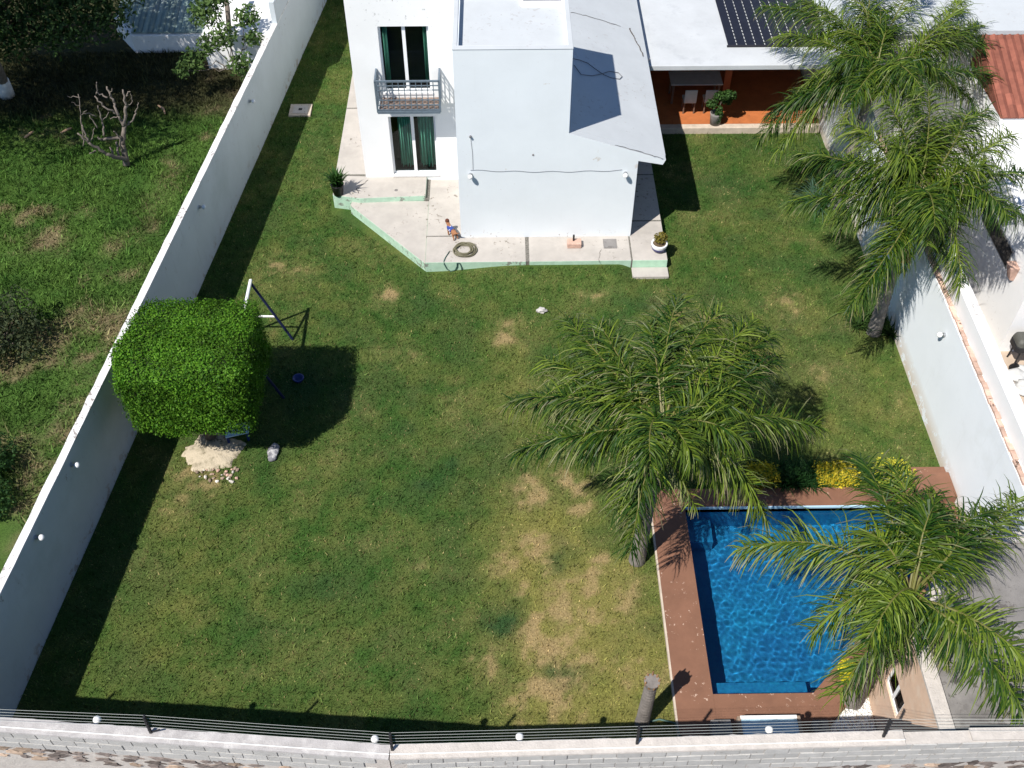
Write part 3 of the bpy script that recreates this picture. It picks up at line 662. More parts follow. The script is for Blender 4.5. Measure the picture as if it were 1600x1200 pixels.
# windows
def window(op, y, curt, open_right=False):
    a, b, c, d = op; m = MB(); f = .055; yy = y+.10
    m.box(a, b, yy, yy+.06, d-f, d); m.box(a, b, yy, yy+.06, c, c+f); m.box(a, a+f, yy, yy+.06, c+f, d-f); m.box(b-f, b, yy, yy+.06, c+f, d-f)
    fr = m.build('window', 'frame_white', ho)
    mid = (a+b)/2; m = MB(); m.box(mid-.045, mid+.045, yy-.015, yy+.045, c+f, d-f); m.build('mullion', 'frame_white', fr)
    for p0, p1 in ((a+f, mid-.045), (mid+.045, b-f)):
        m = MB(); m.box(p0, p1, yy+.02, yy+.026, c+f, d-f); m.build('pane', 'glass', fr)
    for p0, p1 in curt:
        m = MB(); N = 28
        for k in range(N+1):
            x = a+f+(b-a-2*f)*(p0+(p1-p0)*k/N); dy = .05*math.sin(k*1.15)+.02*math.sin(k*2.7); zb = c+.12+.05*math.sin(k*.8)
            m.v += [(x, yy+.2+dy, d-.03), (x, yy+.2+dy*1.2, zb), (x, yy+.212+dy, d-.03), (x, yy+.212+dy*1.2, zb)]
        for k in range(N):
            q = 4*k; m.f += [(q, q+1, q+5, q+4), (q+2, q+6, q+7, q+3), (q, q+4, q+6, q+2), (q+1, q+3, q+7, q+5)]; m.m += [0]*4
        m.build('curtain', 'curtain', fr, smooth=True)
    m = MB(); m.box(a-.03, b+.03, y-.03, yy, c-.06, c-.001); m.build('sill', 'white_wall', fr)
window(W1, YWG, [(.14, .44), (.62, 1.0)]); window(W2, YWG, [(.02, .12), (.9, 1.)])
# balcony
bal = MB(); BX0, BX1, BY0, BZ = -3.40, -1.65, YWG-.62, 3.22
bal.box(BX0+.03, BX1-.03, BY0+.03, YWG, BZ-.1, BZ); bal = bal.build('balcony', 'metal_rail', ho)
T = MB(); T.box(-.078, .078, -.088, .088, -.01, .012); tmp = T.build('tile', 'terracotta_tile'); TL = tmp.data; bpy.data.objects.remove(tmp)
for i in range(10):
    for j in range(3): piece('tile', TL, bal, (BX0+.13+i*.165, BY0+.13+j*.19, BZ+.012+random.uniform(0, .004)), (random.uniform(-.05, .05), 0, random.uniform(-.06, .06)))
m = MB(); zt = BZ+.92
for z in (BZ+.02, BZ+.17, BZ+.33, BZ+.64, BZ+.78, zt):
    wd = .045 if z == zt else .024
    m.bar((BX0, BY0, z), (BX1, BY0, z), wd); m.bar((BX0, BY0, z), (BX0, YWG, z), wd); m.bar((BX1, BY0, z), (BX1, YWG, z), wd)
for i in range(12): x = BX0+(BX1-BX0)*i/11; m.bar((x, BY0, BZ-.06), (x, BY0, zt), .022 if 0 < i < 11 else .045)
for i in range(1, 5):
    for x in (BX0, BX1): m.bar((x, BY0+.62*i/5, BZ-.02), (x, BY0+.62*i/5, zt), .022)
for x in (BX0, BX1): m.bar((x, YWG-.02, BZ), (x, YWG-.02, zt+.0), .035)
m.bar((BX0, BY0, BZ-.05), (BX1, BY0, BZ-.05), .08)
m.build('railing', 'metal_rail', bal)
# lamps and cables on the tower face
for px, py in ((735, 272), (977, 270)): p = PY(px, py, YF); wall_lamp(p, (0, -1, 0), 'white bulb lamp fixed to the tower front wall', 'bulb lamps on the tower front')
m = MB(); a, b = PY(735, 266, YF-.012), PY(972, 266, YF-.012)
pts = [a+(b-a)*k/24+np.array([0, 0, .02*math.sin(k*1.1)-.05*math.sin(math.pi*k/24)]) for k in range(25)]; m.tube(pts, .004, 5)
a, b = PY(735, 213, YF-.012), PY(739, 265, YF-.012); m.tube([a, (a+b)/2+np.array([.02, 0, 0]), b], .004, 5); m.tube([a+np.array([0, .01, 0]), a-np.array([0, .05, 0])], .03, 8)
m.build('cable', 'cable', ho)
m = MB(); q = PY(833, 242, YF); m.tube([q+np.array([0, .01, 0]), q-np.array([0, .01, 0])], .03, 8); m.build('vent', 'grey_concrete', ho)
# solar heater mats on the terrace roof
so = thing('solar_heater', P(1230, 40, TRZ), 'black solar pool heating mats lying on the white terrace roof', 'solar heater')
q0 = P(1139, 75, TRZ+.02); n = 11; wd = .255
for i in range(n):
    x = q0[0]+i*.292; m = MB(); m.box(x, x+wd, q0[1]+.12, q0[1]+4.6, TRZ+.006, TRZ+.03); m.build('mat', 'solar', so)
    if i:
        m = MB()
        for k in range(22): m.box(x-.038, x+.001, q0[1]+.3+k*.2, q0[1]+.335+k*.2, TRZ+.008, TRZ+.025)
        m.build('tie', 'solar_tube', so)
m = MB(); m.tube([(q0[0]-.05, q0[1]+.08, TRZ+.04), (q0[0]+n*.292, q0[1]+.08, TRZ+.04)], .035, 8); m.build('header_pipe', 'solar_tube', so)
# terrace table and chairs
ta = P(1045, 112, 1.); tb = P(1130, 130, 1.)
tt = thing('dining_table', ((ta[0]+tb[0])/2, 30.45, TFZ), 'long grey dining table in the shade of the orange terrace', 'table')
m = MB(); m.box(ta[0], tb[0], 30.05, 30.85, .94, .985); m.build('table_top', 'cushion', tt, bevel=.01)
for x in (ta[0]+.1, tb[0]-.1):
    for y in (30.15, 30.75): m = MB(); m.bar((x, y, TFZ), (x, y, .94), .07); m.build('leg', 'wicker', tt)
for i, px in enumerate((1075, 1107)):
    c = P(px, 146, TFZ+.45); c[1] = 29.72; t = thing('dining_chair', (c[0], c[1], TFZ), 'light backed dining chair pushed up to the terrace table', 'chair', 'chairs at the terrace table')
    m = MB(); m.box(c[0]-.2, c[0]+.2, c[1]-.2, c[1]+.22, .62, .68); m.build('seat', 'cushion', t, bevel=.01)
    m = MB(); m.box(c[0]-.2, c[0]+.2, c[1]-.24, c[1]-.201, .66, 1.12); m.build('backrest', 'cushion', t, bevel=.01)
    for sx in (-.17, .17):
        for sy in (-.17, .18): m = MB(); m.bar((c[0]+sx, c[1]+sy, TFZ), (c[0]+sx, c[1]+sy, .62), .04); m.build('leg', 'wicker', t)

# ------------------------------------------------------------------ foliage builders
def unit(v): return v/(np.linalg.norm(v, axis=-1, keepdims=True)+1e-9)
def leaf_cloud(name, pts, nrm, size, cols, mat, parent, ar=.5, jit=.8):
    """quads: one leaf at each point, roughly facing nrm"""
    n = len(pts); nn = unit(nrm+jit*rng.normal(size=(n, 3))); a = unit(np.cross(nn, rng.normal(size=(n, 3)))); b = np.cross(nn, a)
    s = size*(.65+.7*rng.random((n, 1)))
    V = np.stack([pts-a*s, pts+b*s*ar, pts+a*s, pts-b*s*ar], 1)
    return soup(name, V, cols, mat, parent, 4)
def frond_mesh(parent, base, tip, lift, nleaf, ll, dry, tone, name='frond', rr=.028):
    base = np.array(base, float); tip = np.array(tip, float); L = np.linalg.norm(tip-base)
    hv = tip-base; hv = np.array([-hv[1], hv[0], 0.]); mid = base*.55+tip*.45+np.array([0, 0, lift*rng.uniform(.85, 1.2)])+hv*rng.uniform(-.22, .22)
    t = np.linspace(0, 1, 15)[:, None]; C = (1-t)**2*base+2*t*(1-t)*mid+t*t*tip
    m = MB(); m.tube(C, [rr*(1-.8*k/14) for k in range(15)], 5)
    V, Cc = [], []
    tt = np.repeat(np.linspace(.14, .995, nleaf), 2); n = len(tt); side = np.tile([1., -1.], nleaf)
    tt = np.clip(tt+rng.uniform(-.006, .006, n), .1, 1)
    T = tt[:, None]; p = (1-T)**2*base+2*T*(1-T)*mid+T*T*tip; tg = unit(2*(1-T)*(mid-base)+2*T*(tip-mid))
    up = np.array([0, 0, 1.]); s = unit(np.cross(tg, up)+1e-6); u = np.cross(s, tg)
    ang = rng.uniform(-.8, 1.0, n)[:, None]                     # plumose: leaflets leave in several planes
    d = unit(s*side[:, None]*np.cos(ang)+u*np.sin(ang)+tg*(.35+.45*T)+.22*rng.normal(size=(n, 3)))
    ln = (ll*(.45+.75*np.sin(np.pi*np.clip(.12+.80*tt, 0, 1)))*rng.uniform(.6, 1.3, n))[:, None]
    droop = rng.uniform(.5, 1.5, n)[:, None]
    q = [p]; dd = d
    for k in range(3):
        dd = unit(dd+np.array([0, 0, -1.])*droop*(.22+.34*k)); q.append(q[-1]+dd*ln/3)
    wv = unit(np.cross(d, up+.4*rng.normal(size=(n, 3))))
    W = [.008, .0125, .009]
    tn = np.clip(tone+.3*rng.normal(size=n), 0, 1)[:, None]**1.4
    g0 = np.array([.013, .046, .005]); g1 = np.array([.165, .225, .024]); c = g0*(1-tn)+g1*tn
    dr = (rng.random(n) < dry)[:, None]*rng.uniform(.4, 1., n)[:, None]; pale = np.array([.40, .34, .21])
    c1 = c; c3 = c*(1-dr)+pale*dr; c2 = c*(1-.45*dr)+pale*.45*dr
    Vq = []; Cq = []
    for k in range(2):
        Vq.append(np.stack([q[k]-wv*W[k], q[k]+wv*W[k], q[k+1]+wv*W[k+1], q[k+1]-wv*W[k+1]], 1)); ca, cb = ((c1, c1), (c1, c2))[k]; Cq.append(np.stack([ca, ca, cb, cb], 1))
    Vq.append(np.stack([q[2]-wv*W[2], q[2]+wv*W[2], q[3]+wv*.002, q[3]-wv*.002], 1)); Cq.append(np.stack([c2, c2, c3, c3], 1))
    # the rachis as quads of the same mesh
    RV = np.array(m.v); RF = [f for f in m.f if len(f) == 4]; Vr = RV[np.array(RF)]
    rc = np.tile(np.array([.17, .17, .05])*(1-.5*dry)+np.array([.2, .14, .06])*.5*dry, (len(Vr), 4, 1))
    return soup(name, np.concatenate(Vq+[Vr]), np.concatenate(Cq+[rc]), 'frond', parent, 4)
def trunk_tube(m, a, b, r0, r1, n=26, rings=1, bend=(0, 0, 0), ns=16):
    pts = []; rad = []
    for k in range(n+1):
        t_ = k/n; p = np.array(a)*(1-t_)+np.array(b)*t_+np.array(bend)*math.sin(math.pi*t_); pts.append(p); rad.append((r0*(1-t_)+r1*t_)*(1+(.05 if (k % 2) else -.03)*rings)+.10*r0*max(0, 1-t_*7))
    m.tube(pts, rad, ns)
def palm(base_px, crown_px, fr, label, nrand, r0, dryf=.2, bend=(0, 0, 0), ll=.5):
    b = P(*base_px); c = PY(*crown_px, b[1]); t = thing('palm_tree', b, label, 'palm tree', 'feathery palms in the garden')
    m = MB(); trunk_tube(m, b-np.array([0, 0, .05]), c-np.array([0, 0, .35]), r0, r0*.62, 40, 1, bend); m.build('trunk', 'trunk_grey', t, smooth=True)
    # leaf bases / crownshaft fibres
    m = MB()
    for k in range(14):
        a = k*2.4; z = -.75+.035*k; p0 = c+np.array([.10*math.cos(a), .10*math.sin(a), z]); p1 = c+np.array([.18*math.cos(a), .18*math.sin(a), z+.4]); m.tube([p0, (p0+p1)/2+np.array([.03*math.cos(a), .03*math.sin(a), 0]), p1], [.07, .055, .03], 6)
    m.tube([c-np.array([0, 0, .6]), c-np.array([0, 0, .2]), c], [.15, .12, .04], 10); m.build('leaf_bases', 'trunk_brown', t, smooth=True)
    for f in fr:
        px, py, z = f[:3]; lift = f[3] if len(f) > 3 else .8; dry = f[4] if len(f) > 4 else dryf
        tip = P(px, py, z); L = np.linalg.norm(tip-c)
        frond_mesh(t, c+np.array([0, 0, -.1])+.1*unit(tip-c), tip, lift, int(105*L/2.6)+45, ll*1.4, dry, random.uniform(.08, .72))
    for k in range(nrand):
        a = random.uniform(0, 6.28); l = random.uniform(1.2, 2.3); tip = c+np.array([l*math.cos(a), l*math.sin(a), random.uniform(.1, 1.0)])
        frond_mesh(t, c+np.array([0, 0, .05]), tip, .9, 120, ll*1.15, .03, random.uniform(.25, .55))
    for k in range(3):                     # spent fronds hanging under the crown
        a = random.uniform(0, 6.28); tip = c+np.array([1.15*math.cos(a), 1.15*math.sin(a), -random.uniform(1., 1.6)])
        frond_mesh(t, c+np.array([0, 0, -.35]), tip, .55, 70, ll*.8, .85, .7)
    return t, c
palm((995, 876), (1037, 665), [(884, 497, 4.6, .9), (850, 560, 4.2, .9), (798, 628, 3.9, 1., .35), (808, 706, 3.5, 1.), (870, 640, 4.2, .9), (985, 862, 2.6, 1.1, .3), (960, 800, 2.9, 1., .45), (1195, 808, 3.0, 1.1, .45), (1130, 760, 3.4, 1., .2), (1283, 668, 3.7, 1., .25),
      (1212, 556, 4.4, .9), (1205, 520, 4.8, .8), (1180, 500, 5.1, .7), (1060, 464, 5.6, .5), (1126, 486, 5.3, .6, .3), (1015, 505, 5.4, .5, .5), (935, 500, 5.0, .8), (1165, 640, 4.2, 1.), (910, 715, 3.4, 1.)],
     'feathery palm standing alone on the lawn beside the pool corner', 5, .17, .2, ll=.50)
palm((1330, 1096), (1425, 925), [(1152, 858, 3.6, 1., .4), (1345, 716, 4.4, .8), (1395, 728, 4.8, .7), (1592, 778, 4.3, .8), (1555, 800, 4.6, .8), (1600, 1120, 3.2, 1.), (1640, 1075, 3.4, 1.), (1310, 1085, 2.4, 1., .3), (1268, 985, 2.9, 1.), (1350, 830, 4.6, .8),
      (1460, 790, 5.0, .7), (1500, 835, 4.8, .8), (1400, 1030, 3.0, 1.)],
     'feathery palm rooted in white pebbles leaning over the pool', 2, .20, .16, ll=.52)
tC, cC = palm((1365, 520), (1432, 310), [(1236, 318, 3.9, 1.), (1245, 240, 4.7, .9), (1320, 488, 3.0, 1.), (1345, 470, 3.0, .9, .2), (1500, 448, 3.4, 1.), (1475, 400, 3.6, .9), (1600, 340, 4.2, 1.), (1610, 270, 4.8, .9), (1510, 180, 6.2, .4), (1320, 190, 5.6, .7),
      (1385, 160, 6.3, .5), (1450, 140, 6.6, .4), (1545, 170, 6.0, .6), (1580, 210, 5.5, .8), (1290, 290, 4.4, 1.), (1310, 350, 3.8, 1., .25), (1540, 260, 5.4, .8), (1400, 230, 5.8, .5)],
     'tall feathery palm by the sunlit wall with a clay pot on its trunk', 8, .18, .16, ll=.52)
palm((1302, 322), (1368, 118), [(1186, 218, 2.5, 1.), (1200, 180, 3.0, 1.), (1190, 10, 4.6, .9), (1215, 60, 4.2, 1.), (1250, 0, 5.0, .8), (1300, -50, 5.6, .5), (1380, -70, 5.8, .4), (1450, -40, 5.6, .6), (1500, 0, 5.0, .9), (1572, 75, 4.0, 1.1), (1570, 130, 3.4, 1.1), (1520, 160, 3.3, 1., .2),
      (1440, 190, 3.2, 1.), (1240, 150, 3.4, 1.), (1215, 235, 2.4, 1., .2), (1540, 40, 4.4, 1.)],
     'feathery palm in the far corner drooping over the terrace roof', 8, .17, .16, ll=.52)

# clay pot hung on the palm trunk
q = PY(1414, 404, 19.4); pt = thing('hanging_pot', q, 'orange clay pot hung on the palm trunk by the wall', 'pot')
m = MB(); m.lathe(q, [(.06, -.12), (.13, -.04), (.15, .08), (.16, .12), (.13, .12), (.11, .02), (.03, -.02)], 14); m.build('pot', 'clay', pt, smooth=True)
m = MB(); m.tube([q+np.array([0, 0, .1]), q+np.array([-.2, .05, .2])], .012, 5); m.build('hook', 'black_metal', pt)
# cut palm stump
b = P(1003, 1130); tp = PY(1019, 1064, b[1]); st = thing('palm_stump', b, 'cut ringed grey palm stump standing beside the brown pool deck', 'stump')
m = MB(); trunk_tube(m, b-np.array([0, 0, .05]), tp, .135, .115, 34, .9, (0, 0, 0)); m.tube([tp-np.array([0, 0, .12]), tp], [.135, .15], 12); m.build('trunk', 'trunk_grey', st, smooth=False)
m = MB()
for k in range(9):
    a = k*.7; p0 = tp+np.array([.12*math.cos(a), .12*math.sin(a), -.08]); m.tube([p0, p0+np.array([.02*math.cos(a), .02*math.sin(a), random.uniform(.06, .18)])], [.035, .015], 5)
m.build('leaf_bases', 'dead_leaf', st)

# clipped box tree
tb = P(330, 688); tr = thing('clipped_tree', tb, 'dense green tree clipped to a box beside the swing frame', 'tree')
cx, cy, cz, hx, hy, hz = -6.92, 16.25, 2.55, 1.36, 1.26, .98
def boxpt(u):                     # superellipsoid of exponent ~5 with soft bulges
    e = 10.; k = (np.abs(u)**e).sum(1, keepdims=True)**(-1/e); return u*k
n = 110000; u = unit(rng.normal(size=(n, 3))); s = boxpt(u); nr = unit(np.sign(s)*np.abs(s)**5)
ba = 1+.085*(fbm(s[:, 0]*1.7+s[:, 2], s[:, 1]*1.7-s[:, 2], 1.4, 3)-.5)[:, None]*2+.03*rng.normal(size=(n, 1))-.13*(rng.random((n, 1))**3)
# lean: upper part shifted; lower front bulges
pts = s*ba*np.array([hx, hy, hz]); pts[:, 0] += -.10*s[:, 2]*0+.12*(s[:, 1] < 0)*(-s[:, 2])*s[:, 1]*0; pts += np.array([cx, cy, cz])
left = (s[:, 0] < 0); pts[:, 0] -= .25*np.where(left, np.exp(-((s[:, 1]+.1)/.4)**2)*np.abs(s[:, 0])**3, 0)
tn = rng.random((n, 1)); cl = fbm(pts[:, 0]*2+pts[:, 2], pts[:, 1]*2+pts[:, 2]*1.3, 1.5, 3)[:, None]
c = np.array([.026, .090, .007])*(1-tn)+np.array([.105, .225, .018])*tn; c = c*(.4+1.25*cl)
leaf_cloud('crown', pts, nr, .030, c, 'leaf', tr, .5, .65)
m = MB(); k = 24; uu = []
for i in range(13):
    for j in range(k): a = math.pi*i/12; b_ = 2*math.pi*j/k; uu.append((math.sin(a)*math.cos(b_)+1e-6, math.sin(a)*math.sin(b_)+1e-6, math.cos(a)))
q = boxpt(np.array(uu))*np.array([hx, hy, hz])*.93+np.array([cx, cy, cz])
m.add(q, [(i*k+j, (i+1)*k+j, (i+1)*k+(j+1) % k, i*k+(j+1) % k) for i in range(12) for j in range(k)])
M('crown_core', (.012, .022, .006), .95, .3, 9, .8, 30); m.build('inner_core', 'crown_core', tr, smooth=True)  # solid near-black core behind the leaf shell
m = MB(); m.tube([tb-np.array([0, 0, .1]), (tb[0]+.03, tb[1]+.1, .8), (tb[0]+.15, tb[1]+.1, 1.75)], [.14, .11, .09], 10)
for k in range(5): a = k*1.26; m.tube([(tb[0]+.03, tb[1]+.1, .9), (tb[0]+.6*math.cos(a), tb[1]+.1+.6*math.sin(a), 1.75)], [.07, .04], 7)
m.build('trunk', 'bark', tr, smooth=True)
# pale sand patch and stones beneath it
m = MB(); NR, NA = 14, 72; vv = [(-7.0, 15.78, .10)]
for i in range(1, NR+1):
    for j in range(NA):
        a = 6.2832*j/NA; e = 1+.30*mnoise.noise(Vector((math.cos(a)*1.4, math.sin(a)*1.4, 2.)))+.16*mnoise.noise(Vector((math.cos(a)*5, math.sin(a)*5, 7.)))+.12*mnoise.noise(Vector((math.cos(a)*16, math.sin(a)*16, 3.)))
        r_ = i/NR; vv.append((-7.0+.72*r_*e*math.cos(a), 15.78+.60*r_*e*math.sin(a), .10*(1-r_**2)+.012*mnoise.noise(Vector((r_*9*math.cos(a), r_*9*math.sin(a), 1.)))*(1-r_)+.022-.06*(r_ > .98)))
m.add(vv, [(0, 1+j, 1+(j+1) % NA) for j in range(NA)]+[(1+(i-1)*NA+j, 1+i*NA+j, 1+i*NA+(j+1) % NA, 1+(i-1)*NA+(j+1) % NA) for i in range(1, NR) for j in range(NA)])
so_ = m.build('sand', 'sand', smooth=True); so_['kind'] = 'structure'
PEB = []
for s in range(4):
    q = MB(); q.blob((0, 0, 0), .045, .035, .03, seed=s+20, amp=.4, sub=1); tmp = q.build('pebble', 'brick_pink' if s == 0 else 'stone_tan' if s == 1 else 'pebble'); PEB.append(tmp.data); bpy.data.objects.remove(tmp)
for k in range(34):
    p = P(random.uniform(305, 375), random.uniform(733, 755)); s = random.uniform(.5, 1.4)
    o = bpy.data.objects.new('pebble', random.choice(PEB[:3])); COL.objects.link(o); o.location = (p[0], p[1], .03); o.rotation_euler = (0, 0, random.random()*6); o.scale = (s, s, s)
    tag(o, 'small loose stone lying below the pale sand patch', 'stone', 'loose stones by the sand patch')
q = P(428, 708); m = MB(); m.blob((q[0], q[1], .05), .14, .26, .10, seed=7, amp=.35, sub=3); tag(m.build('rock', 'slate', smooth=True), 'dark grey and white flat rock at the edge of the box tree shadow', 'rock')
q = P(846, 487); m = MB(); m.blob((q[0], q[1], .05), .14, .09, .09, seed=3, amp=.5, sub=2); tag(m.build('rock', 'grey_stone'), 'pale grey rock lying alone on the lawn before the house', 'rock')

# swing frame
ap = np.array([-6.31, 19.62, 2.02]); f1 = P(458, 531); f2 = np.array([-7.1, 19.6, 0]); dy = np.array([.02, -2.05, 0])
sw = thing('swing_frame', (-6.3, 18.6, 0), 'white and navy tube swing frame beside the clipped box tree', 'swing')
for k, off in enumerate((np.zeros(3), dy)):
    for f in (f1, f2):
        m = MB(); m.tube([f+off, ap+off], .035, 8); m.build('leg', 'navy_paint', sw)
    m = MB(); t_ = .42; m.tube([f1+(ap-f1)*t_+off, f2+(ap-f2)*t_+off], .028, 8); m.build('cross_bar', 'white_paint', sw)
m = MB(); m.tube([ap+np.array([0, .08, 0]), ap+dy-np.array([0, .08, 0])], .042, 10); m.build('top_bar', 'white_paint', sw)
for yy in (18.9, 18.3):
    m = MB(); m.tube([(-6.3, yy, 2.0), (-6.28, yy, .5)], .01, 5); m.tube([(-6.3, yy-.35, 2.0), (-6.28, yy-.35, .5)], .01, 5); m.build('chain', 'black_metal', sw)
    m = MB(); m.box(-6.4, -6.16, yy-.38, yy+.03, .47, .5); m.build('seat', 'blue_plastic', sw, bevel=.01)
q = P(467, 595); m = MB(); m.lathe((q[0], q[1], .0), [(.10, 0), (.14, .1), (.15, .12), (.12, .12), (.09, .03)], 12); tag(m.build('toy_tub', 'blue_plastic', smooth=True), 'dark blue plastic tub on the grass in the tree shadow', 'tub')
p1, p2, p3, p4 = P(352, 684, .32), P(388, 676, .32), P(391, 657, .32), P(352, 660, .32)
sl = thing('play_table', (p1[0], p1[1], 0), 'pale blue low play table half hidden beneath the clipped tree', 'table')
m = MB(); m.prism([p1[:2], p2[:2], p3[:2], p4[:2]], .29, .33); m.build('table_top', 'sky_blue', sl, bevel=.01)
for p in (p1, p2, p3, p4):
    c = (p1+p2+p3+p4)/4; r_ = p+(c-p)*.15; m = MB(); m.bar((r_[0], r_[1], 0), (r_[0], r_[1], .29), .05); m.build('leg', 'blue_plastic', sl)

# ------------------------------------------------------------------ pool
ZD = .10
po = thing('swimming_pool', (6, 11, 0), 'blue tiled swimming pool with one cut corner and an entry bench', 'pool')
m = MB(); n = len(POOL); pol = POOL[:] ; a = sum(pol[i][0]*pol[(i+1) % n][1]-pol[(i+1) % n][0]*pol[i][1] for i in range(n))
zf = -1.0
m.add([(p[0], p[1], zf) for p in pol]+[(p[0], p[1], ZD-.02) for p in pol], [tuple(range(n))] + [(i, (i+1) % n, n+(i+1) % n, n+i) for i in range(n)]); m.build('basin', 'pool_tile', po)
m = MB(); m.box(4.171, 6.19, 9.391, 9.80, zf, -.34); m.build('bench', 'pool_tile', po)
m = MB(); m.box(4.171, 4.8, 13.3, 13.959, zf, -.5); m.build('corner_step', 'pool_tile', po)
# deck: ring round the pool
def off(p, dx, dy): return (p[0]+dx, p[1]+dy)
dk = thing('pool_deck', (5, 9, 0), 'reddish brown deck paving round the blue pool', 'deck'); dk['kind'] = 'structure'; del dk['category']
O = [(3.40, 8.3), (3.40, 14.47), (10.41, 14.47), (10.41, 8.3)]
for poly in ([(3.40, 6.95), (4.17, 6.95), (4.17, 9.39), (4.17, 13.96), (4.17, 14.47), (3.40, 14.47)], [(4.172, 13.96), (9.4, 13.96), (10.41, 13.96), (10.41, 14.47), (4.172, 14.47)],
             [(4.172, 6.95), (6.15, 6.95), (6.2, 8.55), (7.4, 9.66), (7.4, 10.588), (6.2, 9.39), (4.172, 9.39)], [(7.402, 9.66), (9.35, 11.45), (10.41, 11.45), (10.41, 13.958), (9.4, 13.958), (9.4, 12.6), (7.402, 10.59)]):
    m = MB(); m.prism(poly, -.15, ZD); m.build('paving', 'deck', dk)
m = MB(); m.box(3.36, 3.399, 6.95, 14.47, -.1, ZD+.002); m.build('edging', 'deck_edge', dk)
m = MB()
for (x0, y0), (x1, y1) in zip(POOL, POOL[1:]+POOL[:1]):
    pass
m.box(4.175, 9.4, 13.925, 13.957, ZD-.06, ZD+.004); m.build('pool_rim', 'sky_blue', dk)
# gravel bed
m = MB(); m.prism([(6.16, 6.95), (7.30, 6.95), (7.30, 9.55), (6.21, 8.55)], -.1, .05); struct(m.build('gravel_bed', 'pebble'))
pb = np.array([[random.uniform(6.2, 7.27), random.uniform(7.9, 9.5)] for _ in range(2400)]); pb = pb[(pb[:, 1] < 8.5+(pb[:, 0]-6.21)*.93)]
PE = MB()
gm = []
for i, (x, y) in enumerate(pb[:1500]):
    s = random.uniform(.018, .036); a = random.random()*6.28; c_, s_ = math.cos(a), math.sin(a); zz = .05+s*.35
    PE.add([(x+c_*s*1.3, y+s_*s*1.3, zz), (x-s_*s, y+c_*s, zz), (x-c_*s*1.3, y-s_*s*1.3, zz), (x+s_*s, y-c_*s, zz), (x, y, zz+s*.7), (x, y, zz-s*.7)], [(0, 1, 4), (1, 2, 4), (2, 3, 4), (3, 0, 4), (1, 0, 5), (2, 1, 5), (3, 2, 5), (0, 3, 5)])
o = PE.build('white_pebbles', 'glaze_white', smooth=True); o['kind'] = 'stuff'; tag(o, 'white pebbles round the foot of the pool palm', 'pebbles')
# water surface: a gently rippled sheet
st = .03; xs = np.arange(4.17, 9.43, st); ys = np.arange(9.39, 13.99, st); X, Y = np.meshgrid(xs, ys)
Z = np.zeros_like(X)
for k in range(46):
    a = rng.uniform(0, 6.283); lam = .10*(.5/.10)**(rng.random()**1.2); ph = rng.uniform(0, 6.283); amp = .0009*lam**.85
    Z += amp*np.sin((X*math.cos(a)+Y*math.sin(a)+.05*np.sin(3*X+k)+.05*np.sin(2.6*Y-k))*6.283/lam+ph)
kp = in_poly(X[:-1, :-1]+st/2, Y[:-1, :-1]+st/2, POOL)
idx = np.arange(X.size).reshape(X.shape); f = np.stack([idx[:-1, :-1], idx[:-1, 1:], idx[1:, 1:], idx[1:, :-1]], -1)[kp]
me = bpy.data.meshes.new('water'); me.from_pydata(np.stack([X, Y, Z-.05], -1).reshape(-1, 3).tolist(), [], f.tolist()); me.materials.append(MAT['pool_water']); me.polygons.foreach_set('use_smooth', [True]*len(f))
bmv = bmesh.new(); bmv.from_mesh(me); bmesh.ops.delete(bmv, geom=[v for v in bmv.verts if not v.link_faces], context='VERTS'); bmv.to_mesh(me); bmv.free()
wa = bpy.data.objects.new('water', me); COL.objects.link(wa); struct(wa)
wa.cycles.is_caustics_caster = True; ld.cycles.is_caustics_light = True
for o in po.children: o.cycles.is_caustics_receiver = True
# steps by the right wall
ps = thing('garden_steps', (10, 14.4, 0), 'two brown steps against the sunlit white wall', 'steps')
m = MB(); m.box(9.55, 10.41, 14.1, 14.95, -.05, .22); m.build('step', 'deck', ps, bevel=.01); m = MB(); m.box(9.55, 10.41, 14.0, 14.70, ZD, .34); m.build('step', 'deck', ps, bevel=.01)
# bench and blocks under the front wall
bn = P(1200, 1130, .42); be = thing('white_bench', (bn[0], 8.35, ZD), 'white topped bench against the front wall below the pool', 'bench')
x0, x1 = P(1157, 1128, .42)[0], P(1246, 1128, .42)[0]
m = MB(); m.box(x0, x1, 8.12, 8.70, .40, .44); m.build('seat', 'sky_blue', be, bevel=.008); m = MB(); m.box(x0, x1, 8.701, 8.77, .40, .47); m.build('front_rail', 'white_paint', be, bevel=.008)
for x in (x0-.03, x1+.03): m = MB(); m.box(x-.03, x+.03, 8.15, 8.75, ZD, .47); m.build('leg', 'stone_tan', be)
for px, w_, lb in ((1127, .40, 'grey concrete block between the white bench and the palm stump'), (1283, .30, 'grey concrete block between the white bench and the pebble bed')):
    q = P(px, 1130, .36); m = MB(); m.box(q[0]-w_/2, q[0]+w_/2, q[1]-.35, q[1]+.08, ZD, .36); tag(m.build('planter_block', 'grey_concrete', bevel=.02), lb, 'block', 'concrete blocks by the bench')
m = MB(); pts = [P(1000, 1132, .02), P(1030, 1124, .04), P(1055, 1130, .08), P(1060, 1143, .14), P(1063, 1152, .14)]; m.tube(pts, .022, 6); tag(m.build('garden_hose', 'hose_green', smooth=True), 'dark hose curling from the stump onto the pool deck', 'hose')

